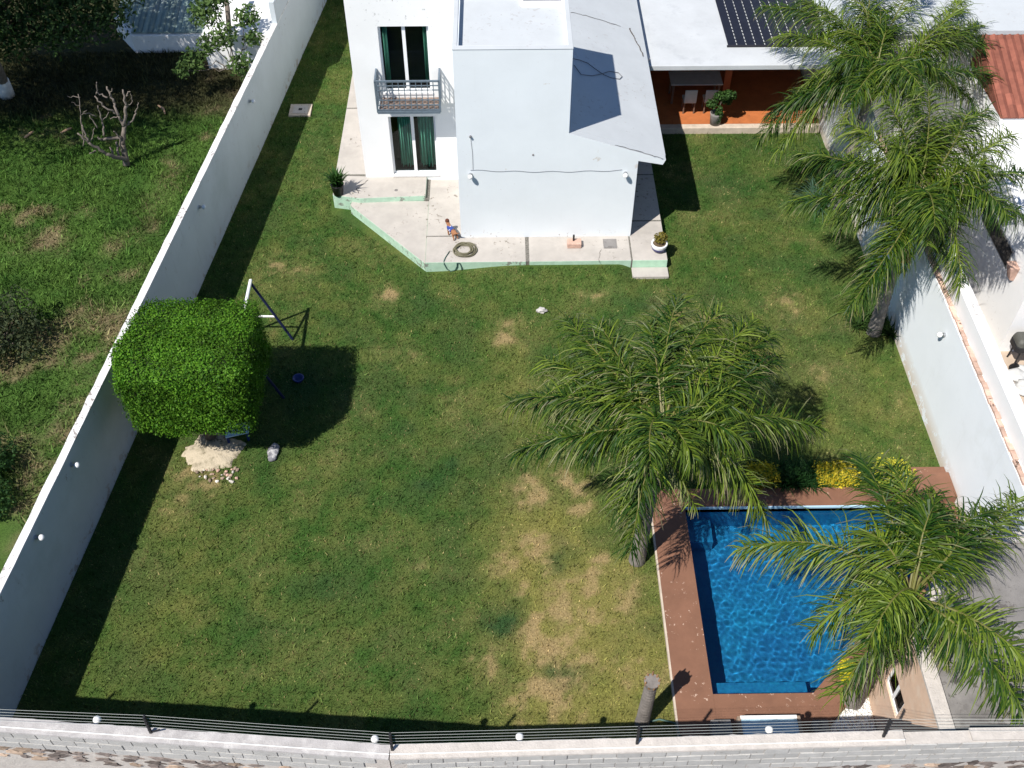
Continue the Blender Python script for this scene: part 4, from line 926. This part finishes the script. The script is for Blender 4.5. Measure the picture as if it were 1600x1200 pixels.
# planting bed
def tuft(name, x, y, z, n, L, W, c0, c1, parent, spread=1., segs=3):
    V, C = [], []; a = rng.uniform(0, 6.283, n); out = rng.uniform(.15, 1., n)*spread; l = L*rng.uniform(.6, 1.15, n)
    p = np.stack([x+.12*rng.normal(size=n)*spread*.6, y+.10*rng.normal(size=n)*spread*.6, np.full(n, z)], 1); d = unit(np.stack([np.cos(a)*out, np.sin(a)*out, np.ones(n)], 1)); wv = np.stack([-np.sin(a), np.cos(a), np.zeros(n)], 1)
    t = rng.random((n, 1)); c = np.array(c0)*(1-t)+np.array(c1)*t
    for k in range(segs):
        w0 = W*(1-(k/segs)**2)*.5+.001; w1 = W*(1-((k+1)/segs)**2)*.5+.001; q = p+d*(l/segs)[:, None]
        V.append(np.stack([p-wv*w0, p+wv*w0, q+wv*w1, q-wv*w1], 1)); C.append(np.stack([c*.7, c*.7, c, c], 1) if k == 0 else np.stack([c]*4, 1)); p = q; d = unit(d+np.array([0, 0, -.45]))
    return soup(name, np.concatenate(V), np.concatenate(C), 'leaf', parent, 4)
def hedge(x0, x1, y0, y1, z1, n, c0, c1, label, group, name='hedge'):
    t = thing(name, ((x0+x1)/2, (y0+y1)/2, 0), label, 'hedge', group)
    u = rng.random((n, 3)); face = rng.random(n); p = np.stack([x0+(x1-x0)*u[:, 0], y0+(y1-y0)*u[:, 1], .04+(z1-.04)*u[:, 2]], 1)
    p[face < .55, 2] = z1*(1-.12*rng.random((face < .55).sum())); k = (face >= .55) & (face < .8); p[k, 1] = y0
    p += .045*rng.normal(size=p.shape); p[:, 2] = np.maximum(.02, p[:, 2]*(.75+.55*fbm(p[:, 0]+5, p[:, 1], 3.5, 2))); tt = rng.random((n, 1)); c = np.array(c0)*(1-tt)+np.array(c1)*tt; gm_ = (rng.random((n, 1)) < .22); c = np.where(gm_, np.array([.10, .16, .02]), c)
    leaf_cloud('foliage', p, np.tile([-.2, -.4, .8], (n, 1)), .032, c, 'petal', t, .6, .7)
    m = MB(); m.box(x0+.06, x1-.06, y0+.05, y1-.05, 0, z1*.8); m.build('hedge_core', 'crown_core', t)  # solid near-black box filling the hedge behind its leaves
Yc0, Yc1 = (.30, .26, .015), (.62, .49, .035)
hedge(5.72, 6.38, 14.55, 14.95, .36, 2600, Yc0, Yc1, 'short clipped yellow hedge between the palm and green lilies', None)
hedge(7.35, 8.25, 14.55, 14.98, .36, 3600, Yc0, Yc1, 'longer clipped yellow hedge on the other side of the green lilies', None)
hedge(8.75, 9.5, 14.5, 15.0, .40, 3200, (.16, .20, .03), (.55, .50, .05), 'mixed green and yellow shrub beside the brown steps', None)
gl = thing('lily_clump', (6.88, 14.75, 0), 'dark green strappy lily clump between two yellow hedges', 'plant')
for k in range(9): tuft('leaves', 6.55+.33*(k % 3)+random.uniform(-.06, .06), 14.55+.17*(k//3), 0, 70, .62, .035, (.012, .045, .012), (.03, .085, .022), gl, .8)
# yellow flowers at the foot of the pool palm
q = P(1325, 1050, .3); yf = thing('flower_bush', (q[0], q[1], 0), 'bright yellow flowering bush at the foot of the pool palm', 'bush')
n = 1500; u = unit(rng.normal(size=(n, 3)))*(rng.random((n, 1))**.3); tt = rng.random((n, 1)); leaf_cloud('flowers', u*np.array([.20, .26, .24])+np.array([q[0], q[1], .32]), u, .03, np.array([.45, .42, .02])*(1-tt)+np.array([.78, .66, .04])*tt, 'petal', yf, .7, .6)
m = MB(); m.tube([(q[0], q[1], 0), (q[0], q[1], .3)], .03, 6); m.build('stem', 'bark', yf)
# strappy plants at the foot of the wall palm
for k, (px, py) in enumerate(((1338, 512), (1352, 500), (1390, 525))):
    p = P(px, py); t = thing('strap_plant', p, 'dark strappy plant growing at the foot of the wall palm', 'plant', 'strappy plants by the wall palm'); tuft('leaves', p[0], p[1], 0, 60, .6, .04, (.02, .05, .012), (.06, .11, .025), t, 1.)
p = P(1285, 322); t = thing('strap_plant', p, 'blue green arching plant at the foot of the corner palm', 'plant'); tuft('leaves', p[0]-.2, p[1], 0, 90, 1.1, .03, (.04, .08, .06), (.08, .15, .10), t, 1.2, 4)

# outbuilding by the pool
ob = thing('pool_house', (8.4, 9, 0), 'small peach pump house with flat grey roof beside the pebble bed', 'building')
OZ = 2.9; poly = [(7.31, 7.0), (7.31, 9.55), (9.15, 11.3), (10.40, 11.3), (10.40, 7.0)]
m = MB(); wy0, wy1, wz0, wz1 = 8.38, 9.16, 1.12, 1.74
def ybox(m, y0, y1, z0, z1): m.box(7.31, 7.47, y0, y1, z0, z1)
ybox(m, 7.0, wy0, 0, OZ); ybox(m, wy1, 9.55, 0, OZ); ybox(m, wy0, wy1, 0, wz0); ybox(m, wy0, wy1, wz1, OZ)
wall_quad(m, (9.15, 11.3), (7.31, 9.55), .15, 0, OZ, OZ); m.box(9.15, 10.40, 11.14, 11.3, 0, OZ)
m.build('wall', 'peach_wall', ob)
m = MB(); m.prism([(7.48, 7.0), (7.48, 9.5), (9.16, 11.12), (10.40, 11.12), (10.40, 7.0)], OZ-.18, OZ-.04); m.build('roof', 'grey_concrete', ob)
m = MB(); m.box(7.29, 7.56, 7.1, 9.56, OZ+.001, OZ+.08); wall_quad(m, (9.15, 11.32), (7.29, 9.563), .26, OZ+.001, OZ+.08, OZ+.08); m.box(9.152, 10.40, 11.06, 11.32, OZ+.001, OZ+.08); m.build('parapet', 'mortar', ob, bevel=.012)
m = MB(); m.box(7.6, 13, float(bw_y(9.))-.20, float(bw_y(9.))+.005, WZ-.038, WZ-.002); m.build('front_parapet', 'mortar', ob)
m = MB(); f_ = .05; xx = 7.345
m.box(xx, xx+.05, wy0, wy1, wz0, wz0+f_); m.box(xx, xx+.05, wy0, wy1, wz1-f_, wz1); m.box(xx, xx+.05, wy0, wy0+f_, wz0+f_, wz1-f_); m.box(xx, xx+.05, wy1-f_, wy1, wz0+f_, wz1-f_); m.box(xx-.004, xx+.054, (wy0+wy1)/2-.03, (wy0+wy1)/2+.03, wz0+f_, wz1-f_)
fw_ = m.build('window', 'frame_white', ob)
for a, b in ((wy0+f_, (wy0+wy1)/2-.03), ((wy0+wy1)/2+.03, wy1-f_)): m = MB(); m.box(xx+.02, xx+.026, a, b, wz0+f_, wz1-f_); m.build('pane', 'glass', fw_)
m = MB(); m.box(7.55, 7.6, wy0-.1, wy1+.1, wz0-.1, wz1+.1); m.build('blind', 'curtain', fw_)
# ------------------------------------------------------------------ things on the patio
def potted(name, c, prof, mats, label, cat='potted plant'):
    t = thing(name, c, label, cat); m = MB(); m.lathe(c, prof, 18); m.build('pot', mats[0], t, smooth=True); return t
c = P(529, 303, ZU); t = potted('potted_plant', c, [(.14, 0), (.19, .33), (.205, .36), (.19, .37), (.15, .3)], ['black_plastic'], 'black pot of dark spiky leaves on the patio corner')
for k in range(3): tuft('leaves', c[0]+.06*k-.06, c[1], c[2]+.3, 40, .62, .07, (.02, .06, .012), (.05, .12, .03), t, .55)
c = P(1029, 391, ZP); t = potted('potted_plant', c, [(.13, .0), (.19, .08), (.225, .2), (.235, .26), (.23, .28), (.19, .28), (.18, .2)], ['glaze_white'], 'white and navy bowl pot with a small bush beside the step')
m = MB(); m.lathe(c, [(.135, .005), (.198, .08), (.222, .16), (.222, .162), (.135, .004)], 18); m.build('painted_band', 'glaze_blue', t, smooth=True)
m = MB(); m.tube([(c[0], c[1], c[2]+.18), (c[0], c[1], c[2]+.235)], [.19, .19], 16); m.build('soil', 'earth', t)
n = 420; u = unit(rng.normal(size=(n, 3)))*(rng.random((n, 1))**.4); tt = rng.random((n, 1)); leaf_cloud('foliage', u*np.array([.2, .16, .17])+np.array([c[0]+.03, c[1]+.05, c[2]+.42]), u, .035, np.array([.10, .09, .02])*(1-tt)+np.array([.28, .23, .05])*tt, 'leaf', t, .6)
m = MB(); m.tube([(c[0], c[1], c[2]+.22), (c[0]+.03, c[1]+.05, c[2]+.45)], .015, 5); m.build('stem', 'bark', t)
c = P(1117, 193, TFZ); t = potted('potted_plant', c, [(.17, 0), (.2, .35), (.215, .42), (.18, .42), (.16, .3)], ['grey_concrete'], 'grey pot with leafy bush at the sunlit terrace edge')
n = 900; u = unit(rng.normal(size=(n, 3)))*(rng.random((n, 1))**.4); tt = rng.random((n, 1)); cc_ = np.array([[.0, 0, 1.0], [.28, .05, .85], [-.18, .05, .72], [.2, -.1, 1.12], [.36, 0, 1.05]])[rng.integers(0, 5, n)]; q = u*np.array([.19, .17, .17])+cc_+np.array([c[0], c[1], c[2]]); q2 = u[:350]*np.array([.12, .12, .35])+np.array([c[0]+.05, c[1]-.1, c[2]+.4]); leaf_cloud('foliage', np.concatenate([q, q2]), np.concatenate([u, u[:350]]), .05, np.concatenate([np.array([.02, .05, .012])*(1-tt)+np.array([.06, .12, .03])*tt, np.array([.02, .05, .012])*(1-tt[:350])+np.array([.06, .12, .03])*tt[:350]]), 'leaf', t, .6)
m = MB(); m.tube([(c[0], c[1], c[2]+.3), (c[0]+.12, c[1], c[2]+1.)], .02, 6); m.build('stem', 'bark', t)
# hose coil
hc = P(725, 391, ZP); hs = thing('hose_coil', hc, 'olive garden hose coiled on the patio with its end over the green edge', 'hose')
m = MB(); pts = []; N = 300
for k in range(N):
    a = -.4-2*math.pi*6.3*k/N; r_ = .335-.14*abs(math.sin(k*.021))+.018*math.sin(k*.37); pts.append((hc[0]+r_*1.08*math.cos(a)+.02*math.sin(k*.05), hc[1]+r_*.98*math.sin(a), ZP+.02+.045*(k/N)+.008*math.sin(k*.3)))
m.tube(pts, .019, 6); m.build('coil', 'hose', hs, smooth=True)
m = MB(); e = [P(702, 393, ZP+.02), P(696, 402, ZP+.02), P(693.5, 408, ZP+.02), PY(694, 413, 22.165), PY(698, 420, 22.165), PY(704, 424, 22.16), PY(711, 422, 22.165), PY(714, 416, 22.165), PY(714, 411, 22.165), PY(718, 411, 22.165), PY(721, 418, 22.16), P(722, 425, .02)]
m.tube(e, .014, 6); m.build('loose_end', 'hose_green', hs, smooth=True)
# dog
dg = P(711, 374, ZP); dog = thing('dog', dg, 'small brown dog in a blue and white shirt walking on the patio', 'dog')
hd = unit(np.array([-.50, .75, 0])); sdv = np.array([hd[1], -hd[0], 0])
def dp(f, s, z): q = hd*f+sdv*s; return (q[0]-0, q[1], z)
vs = []; es = []; rs = []
def dv(p, r): vs.append(p); rs.append(r); return len(vs)-1
hip = dv(dp(.0, 0, .24), .07); mid = dv(dp(.14, 0, .24), .068); chest = dv(dp(.27, 0, .25), .078); neck = dv(dp(.34, 0, .33), .045); head = dv(dp(.38, 0, .40), .066); snout = dv(dp(.47, 0, .365), .028); tail1 = dv(dp(-.08, 0, .27), .02); tail2 = dv(dp(-.17, .04, .33), .012)
es += [(hip, mid), (mid, chest), (chest, neck), (neck, head), (head, snout), (hip, tail1), (tail1, tail2)]
for s in (-1, 1):
    e1 = dv(dp(.39, .05*s, .45), .018); es.append((head, e1))
    k1 = dv(dp(.03, .06*s, .16), .036); k2 = dv(dp(-.05, .065*s, .085), .02); k3 = dv(dp(-.03, .065*s, .012), .018); es += [(hip, k1), (k1, k2), (k2, k3)]
    a1 = dv(dp(.27, .055*s, .15), .028); a2 = dv(dp(.28+.03*s, .055*s, .012), .018); es += [(chest, a1), (a1, a2)]
me = bpy.data.meshes.new('body'); me.from_pydata(vs, es, []); me.materials.append(MAT['fur']); db = bpy.data.objects.new('body', me); COL.objects.link(db); db.parent = dog; WLOC[db.name] = Vector(dg)
md = db.modifiers.new('skin', 'SKIN'); md.use_smooth_shade = True
for i, r_ in enumerate(rs): me.skin_vertices[0].data[i].radius = (r_, r_); me.skin_vertices[0].data[i].use_root = (i == 0)
md = db.modifiers.new('sub', 'SUBSURF'); md.levels = 2; md.render_levels = 2
m = MB(); m.tube([np.array(dp(.10, 0, .24))+dg, np.array(dp(.18, 0, .243))+dg, np.array(dp(.27, 0, .252))+dg, np.array(dp(.315, 0, .295))+dg], [.078, .084, .088, .066], 14, cap=False); m.build('shirt', 'shirt', dog, smooth=True)
m = MB(); m.sphere(np.array(dp(.385, 0, .425))+dg, .062, 10); m.build('ruff', 'fur_dark', dog, smooth=True)
# utility lid in the side lawn
q = P(470, 174); ul = thing('utility_lid', q, 'beige concrete utility box lid set in the side lawn', 'lid')
m = MB(); m.box(q[0]-.36, q[0]+.36, q[1]-.33, q[1]+.33, -.05, .07); m.build('frame', 'deck_edge', ul, bevel=.01); m = MB(); m.box(q[0]-.24, q[0]+.24, q[1]-.22, q[1]+.22, .071, .085); m.build('cover', 'mortar', ul, bevel=.005); m = MB(); m.box(q[0]-.06, q[0]+.06, q[1]-.06, q[1]+.06, .0855, .09); m.build('handle', 'black_metal', ul)

# ------------------------------------------------------------------ neighbour's plot on the left
def branch(m, a, b, r0, r1, jit=.06, n=6):
    pts = []; a = np.array(a, float); b = np.array(b, float)
    for k in range(n+1): t_ = k/n; pts.append(a*(1-t_)+b*t_+(np.array([random.uniform(-jit, jit) for _ in range(3)]) if 0 < k < n else 0))
    m.tube(pts, [r0+(r1-r0)*k/n for k in range(n+1)], 7)
q = P(198, 258); dt = thing('bare_tree', q, 'bare pruned grey tree with stubby branches in the rough plot', 'tree')
m = MB()
def BP(px, py, dep): return PY(px, py, q[1]+dep)
br = [((198, 258), (192, 225), 0, .1, .14, .10), ((192, 225), (195, 195), .1, .2, .10, .075), ((195, 195), (197, 165), .2, .25, .075, .05), ((197, 165), (192, 140), .25, .3, .045, .03), ((197, 150), (203, 143), .27, .3, .025, .018),
      ((193, 197), (185, 180), .2, .1, .06, .05), ((185, 180), (178, 160), .1, .2, .05, .04), ((178, 160), (167, 135), .2, .3, .04, .03), ((168, 152), (150, 145), .2, .3, .03, .02), ((150, 147), (151, 128), .3, .35, .025, .018),
      ((183, 178), (160, 165), .1, 0, .04, .03), ((160, 165), (148, 150), 0, .1, .03, .025), ((190, 215), (160, 218), .1, -.2, .07, .05), ((160, 218), (153, 215), -.2, -.25, .04, .03), ((162, 212), (160, 190), -.2, -.1, .04, .03), ((160, 190), (153, 165), -.1, -.1, .03, .02),
      ((196, 196), (208, 188), .2, .3, .045, .035), ((208, 188), (213, 172), .3, .35, .035, .025), ((198, 250), (165, 240), 0, -.5, .09, .06), ((165, 240), (138, 222), -.5, -.7, .06, .045), ((138, 222), (121, 208), -.7, -.75, .045, .03), ((138, 222), (128, 195), -.7, -.6, .035, .025), ((130, 228), (126, 180), -.7, -.5, .022, .018), ((126, 180), (122, 147), -.5, -.4, .018, .014), ((125, 152), (105, 150), -.4, -.4, .018, .01),
      ((150, 182), (130, 175), .05, -.1, .025, .018), ((178, 248), (172, 230), -.2, -.2, .05, .03), ((152, 200), (140, 180), -.15, -.15, .025, .018), ((186, 245), (182, 222), -.1, .1, .05, .04)]
br += [((195, 172), (206, 160), .2, .3, .025, .012), ((206, 160), (204, 146), .3, .35, .015, .01), ((172, 150), (175, 138), .2, .25, .02, .012), ((160, 190), (170, 175), -.1, .0, .02, .012), ((126, 180), (136, 172), -.5, -.4, .014, .008), ((124, 165), (112, 160), -.45, -.5, .012, .008), ((140, 224), (148, 200), -.65, -.5, .02, .012), ((186, 182), (172, 186), .1, 0, .022, .014), ((213, 172), (216, 160), .35, .35, .02, .012), ((150, 236), (140, 240), -.6, -.7, .03, .02), ((192, 240), (186, 214), .05, -.2, .045, .03), ((186, 214), (178, 205), -.2, -.3, .03, .02)]
for a, b, d0, d1, r0, r1 in br: branch(m, BP(*a, d0), BP(*b, d1), r0*.85, r1*.8, .03)
m.build('branches', 'dry_wood', dt, smooth=True)
def leafy_tree(name, base, clumps, n, size, c0, c1, label, trunk_r, wash=False, cat='tree', flat=.6):
    t = thing(name, base, label, cat); m = MB(); base = np.array(base, float); cc = np.array([c[:3] for c in clumps]).mean(0)
    fork = base*.45+cc*.55; fork[:2] = base[:2]*.6+cc[:2]*.4
    m.tube([base-np.array([0, 0, .1]), base*.6+fork*.4, fork], [trunk_r, trunk_r*.8, trunk_r*.6], 10)
    for c in clumps: branch(m, fork, c[:3], trunk_r*.45, trunk_r*.12, .12)
    m.build('trunk', 'bark', t, smooth=True)
    if wash: m = MB(); m.tube([base, base*.75+fork*.25], [trunk_r*1.12, trunk_r*1.03], 12); m.build('lime_wash', 'whitewash', t, smooth=True)
    V, Nn, C = [], [], []
    tot = sum(c[3]**2 for c in clumps)
    for c in clumps:
        k = int(n*c[3]**2/tot); u = unit(rng.normal(size=(k, 3))); r_ = (rng.random((k, 1))**.38)*(1+.35*(fbm(u[:, 0]*2+c[0], u[:, 1]*2+u[:, 2], 2., 3)-.5)[:, None]*2)
        V.append(np.array(c[:3])+u*r_*c[3]*np.array([1, 1, flat+.15])); Nn.append(u+np.array([0, 0, .5])); tt = rng.random((k, 1)); C.append(np.array(c0)*(1-tt)+np.array(c1)*tt)
    leaf_cloud('crown', np.concatenate(V), np.concatenate(Nn), size, np.concatenate(C), 'leaf', t, .42, .9); return t
b = P(12, 150)
cl = [(*P(x, y, z), r_) for x, y, z, r_ in ((30, 20, 3.2, 1.5), (100, 10, 3.4, 1.4), (150, -20, 3.6, 1.4), (60, -60, 4.4, 1.8), (-60, 30, 3.4, 1.7), (160, 30, 2.9, .9), (0, -120, 5., 2.), (120, -120, 4.8, 1.8), (-120, -60, 4.4, 2.), (-70, 90, 2.7, 1.2), (20, 60, 2.6, .9), (90, 50, 2.7, .9), (-160, 40, 3.6, 1.8))]
cl += [(x, y, z, r_) for x, y, z, r_ in ((-15.2, 26.2, 6.6, 1.7), (-17.4, 26.0, 6.8, 1.9), (-19.8, 26.2, 6.6, 1.9), (-14.6, 28.4, 6.8, 1.8), (-17., 28.6, 7.6, 2.2), (-19.6, 28.8, 7.2, 2.2), (-15.6, 30.6, 6.6, 1.9), (-18.2, 31., 7., 2.2))]
leafy_tree('shade_tree', b, cl, 46000, .085, (.014, .034, .012), (.045, .085, .024), 'large dark leafy tree shading the rough plot, trunk whitewashed at the foot', .22, True)
b = P(392, 150); b[0] = min(b[0], lw_x(b[1])-.5)
cl = [(*P(x, y, z), r_) for x, y, z, r_ in ((320, 20, 2.6, .55), (350, 55, 2.3, .50), (385, 25, 2.6, .45), (300, 95, 1.4, .45), (375, 100, 1.6, .45), (335, -10, 3.0, .6), (395, 60, 2.0, .35), (325, 70, 1.9, .4), (395, 120, 1.0, .4), (285, 110, 1.2, .3))]
leafy_tree('young_tree', b, cl, 3000, .085, (.035, .075, .02), (.11, .17, .05), 'light leafy young tree growing against the long wall', .05, flat=.7)
for k, (px, py, n, sz_, lab) in enumerate(((18, 545, 1500, .6, 'dark twiggy shrub in shadow on the rough plot'),)):
    p = P(px, py); cl = [(p[0]+dx, p[1]+dy_, .75+dz, r_) for dx, dy_, dz, r_ in ((0, 0, 0, .7), (.6, .2, -.1, .5), (-.7, .1, .2, .8), (.1, .7, .1, .6), (-.2, -.6, -.2, .55), (.7, -.4, -.35, .35))]; leafy_tree('shrub', p, cl, 3600, .055, (.02, .035, .015), (.07, .085, .04), lab, .05, cat='shrub', flat=.8)
p = P(-40, 770); leafy_tree('shrub', p, [(p[0], p[1], .5, .9), (p[0]+.6, p[1]-.5, .3, .6), (p[0]+.3, p[1]+.8, .4, .6)], 4200, .05, (.015, .045, .014), (.05, .11, .03), 'low dense green shrub beside the long wall', .05, cat='shrub', flat=.6)
p = P(5, 1215, 1.2); leafy_tree('shrub', (p[0], p[1], -.03), [(p[0], p[1], 1.25, .42), (p[0]-.3, p[1], 1.0, .4)], 1600, .03, (.06, .06, .02), (.16, .15, .04), 'brownish green bush against the street side of the stone wall', .04, cat='shrub', flat=.7)
# shed with corrugated roof
sh0, sh1 = P(212, 81), P(300, 81); sh = thing('shed', (sh0[0], sh0[1], 0), 'low white shed with green grey corrugated roof in the rough plot', 'shed')
y0 = sh0[1]; x0 = sh0[0]; x1 = x0+2.9
m = MB(); m.prism([(x0, y0), (x1, y0), (x1, y0+7), (x0-.9, y0+7), (x0-.9, y0+1.2)], -.2, .62); m.build('wall', 'white_wall', sh, bevel=.02)
RB = MB(); RB.add([(0, 0, 0), (.06, 0, .045), (.13, 0, .045), (.19, 0, 0), (0, 1, 0), (.06, 1, .045), (.13, 1, .045), (.19, 1, 0), (0, 0, -.012), (.19, 0, -.012), (0, 1, -.012), (.19, 1, -.012)], [(0, 1, 5, 4), (1, 2, 6, 5), (2, 3, 7, 6), (8, 10, 11, 9), (0, 8, 9, 3, 2, 1), (4, 5, 6, 7, 11, 10), (0, 4, 10, 8), (3, 9, 11, 7)])
tmp = RB.build('roof_sheet', 'corrugated'); RBm = tmp.data; bpy.data.objects.remove(tmp)
for k in range(14):
    x = x0-.02+k*.19; piece('roof_sheet', RBm, sh, (x, y0+.12, .66), (.16, 0, 0), (1, 6.5, 1))
for k in range(4): piece('roof_sheet', RBm, sh, (x0-.80+k*.19, y0+1.35-.25*k, .70), (.16, 0, 0), (1, 5., 1))
nb = P(345, 108); t = thing('garden_hut', (nb[0], nb[1], 0), 'small white hut built against the long wall beyond the young tree', 'hut')
m = MB(); m.box(nb[0]-.4, lw_x(33)-.24, nb[1], nb[1]+4, -.2, 1.3); m.build('wall', 'white_wall', t, bevel=.02); m = MB(); m.tube([(nb[0]+.5, nb[1]+.3, 1.3), (nb[0]+.55, nb[1]+.5, 2.), (nb[0]+.3, nb[1]+1.6, 2.6)], .09, 8); m.build('pipe', 'dry_wood', t, smooth=True)
# fallen sticks
for k, (a, b_) in enumerate((((95, 208), (112, 200)), ((247, 165), (258, 178)), ((38, 215), (53, 205)))):
    m = MB(); pa_, pb_ = P(*a, .05), P(*b_, .05); m.tube([pa_, (pa_+pb_)/2+np.array([.05, .05, .02]), pb_], [.03, .04, .02], 6); tag(m.build('fallen_stick', 'board', smooth=True), 'short tan stick lying on the rough grass', 'stick', 'sticks on the rough plot')

# ------------------------------------------------------------------ neighbour's place on the right
nf = MB(); nf.box(RX+.43, 30, 6.9, 40, -.05, .03); struct(nf.build('courtyard', 'beige_floor'))
nh = thing('neighbour_house', (15, 22, 0), 'white neighbouring house with red tiled roof behind the palms', 'house')
m = MB(); m.box(13.02, 20, 18.85, 24.2, 0, 3.3); m.box(13.6, 22, 24.2, 27.0, 0, 3.55); m.box(10.62, 24, 27.0, 36, 0, 4.5); m.build('wall', 'white_wall', nh)
m = MB(); m.box(10.62, 24, 26.9, 27.3, 4.501, 4.62); m.box(10.62, 24, 27.36, 36, 4.501, 4.57); m.build('roof', 'roof_white', nh)
RT = MB(); RT.add([(0, 0, 0), (.11, 0, .05), (.22, 0, 0), (0, .42, 0), (.11, .42, .05), (.22, .42, 0), (0, 0, -.02), (.22, 0, -.02), (0, .42, -.02), (.22, .42, -.02)], [(0, 1, 4, 3), (1, 2, 5, 4), (6, 8, 9, 7), (0, 6, 7, 2, 1), (3, 4, 5, 9, 8), (0, 3, 8, 6), (2, 7, 9, 5)])
tmp = RT.build('roof_tile', 'roof_tile'); RTm = tmp.data; bpy.data.objects.remove(tmp)
for i in range(15):
    for j in range(8): piece('roof_tile', RTm, nh, (13.62+i*.225, 24.15+j*.365, 3.60+j*.115+random.uniform(0, .012)), (.33, 0, 0))
m = MB(); m.prism([(13.6, 24.2), (22, 24.2), (22, 26.9), (13.6, 26.9)], 3.551, [3.56, 3.56, 4.42, 4.42]); m.build('roof_base', 'roof_tile', nh)
w0 = PX(1573, 420, 13.02); w1 = PX(1535, 345, 13.02); m = MB(); m.box(12.99, 13.02, w0[1], w1[1], w0[2], w0[2]+.58); wn = m.build('window', 'steel', nh)
m = MB(); m.box(12.975, 12.989, w0[1]+.05, w1[1]-.05, w0[2]+.05, w0[2]+.53); m.build('pane', 'dark_room', wn)
q = PX(1586, 424, 13.02); wl = thing('wall_sconce', q, 'brown wedge shaped wall lamp on the neighbouring house', 'lamp')
m = MB(); m.add([(13.02, q[1]-.16, q[2]+.22), (13.02, q[1]+.16, q[2]+.22), (12.78, q[1]+.16, q[2]+.22), (12.78, q[1]-.16, q[2]+.22), (13.02, q[1]-.12, q[2]-.22), (13.02, q[1]+.12, q[2]-.22), (12.92, q[1]+.10, q[2]-.22), (12.92, q[1]-.10, q[2]-.22)], [(0, 1, 2, 3), (7, 6, 5, 4), (3, 2, 6, 7), (0, 3, 7, 4), (2, 1, 5, 6), (1, 0, 4, 5)]); m.build('shade', 'brick_pink', wl, bevel=.01)
q = P(1592, 566, .03); gr = thing('barbecue', q, 'dark grey lidded barbecue with a long handle in the courtyard', 'barbecue')
m = MB(); m.prism([(q[0]-.40, q[1]-.18), (q[0]-.32, q[1]-.26), (q[0]+.4, q[1]-.26), (q[0]+.4, q[1]+.26), (q[0]-.32, q[1]+.26), (q[0]-.40, q[1]+.18)], .62, .80); m.build('body', 'black_metal', gr, bevel=.02)
m = MB(); m.add([(q[0]+a*k, q[1]+b*k2, z) for z, k, k2 in ((.801, 1, 1), (.93, .95, .88), (1.0, .8, .6)) for a, b in ((-.40, -.18), (-.32, -.26), (.4, -.26), (.4, .26), (-.32, .26), (-.40, .18))], [(i, (i+1) % 6, 6+(i+1) % 6, 6+i) for i in range(6)]+[(6+i, 6+(i+1) % 6, 12+(i+1) % 6, 12+i) for i in range(6)]+[tuple(range(12, 18)), tuple(range(5, -1, -1))]); m.build('lid', 'grill_grey', gr, bevel=.03)
for sx, sy in ((-.24, -.2), (.24, -.2), (-.24, .2), (.24, .2)): m = MB(); m.bar((q[0]+sx, q[1]+sy, .03), (q[0]+sx*.9, q[1]+sy*.9, .62), .04); m.build('leg', 'black_metal', gr)
m = MB(); m.tube([(q[0]-.27, q[1]-.32, .16), (q[0]-.27, q[1]-.26, .16)], .13, 14); m.build('wheel', 'black_plastic', gr)
m = MB(); m.tube([(q[0]-.1, q[1]-.3, .75), (q[0]-.02, q[1]+.05, 1.6)], .022, 6); m.build('handle', 'black_metal', gr)
for k, (px, py) in enumerate(((1590, 590), (1598, 610), (1603, 585))):
    q = P(px, py, .03); m = MB(); m.blob((q[0], q[1], .12), .28, .24, .14, seed=40+k, amp=.5, sub=3); tag(m.build('cement_bag', 'cushion', smooth=True), 'crumpled pale bag lying by the barbecue', 'bag', 'pale bags by the barbecue')
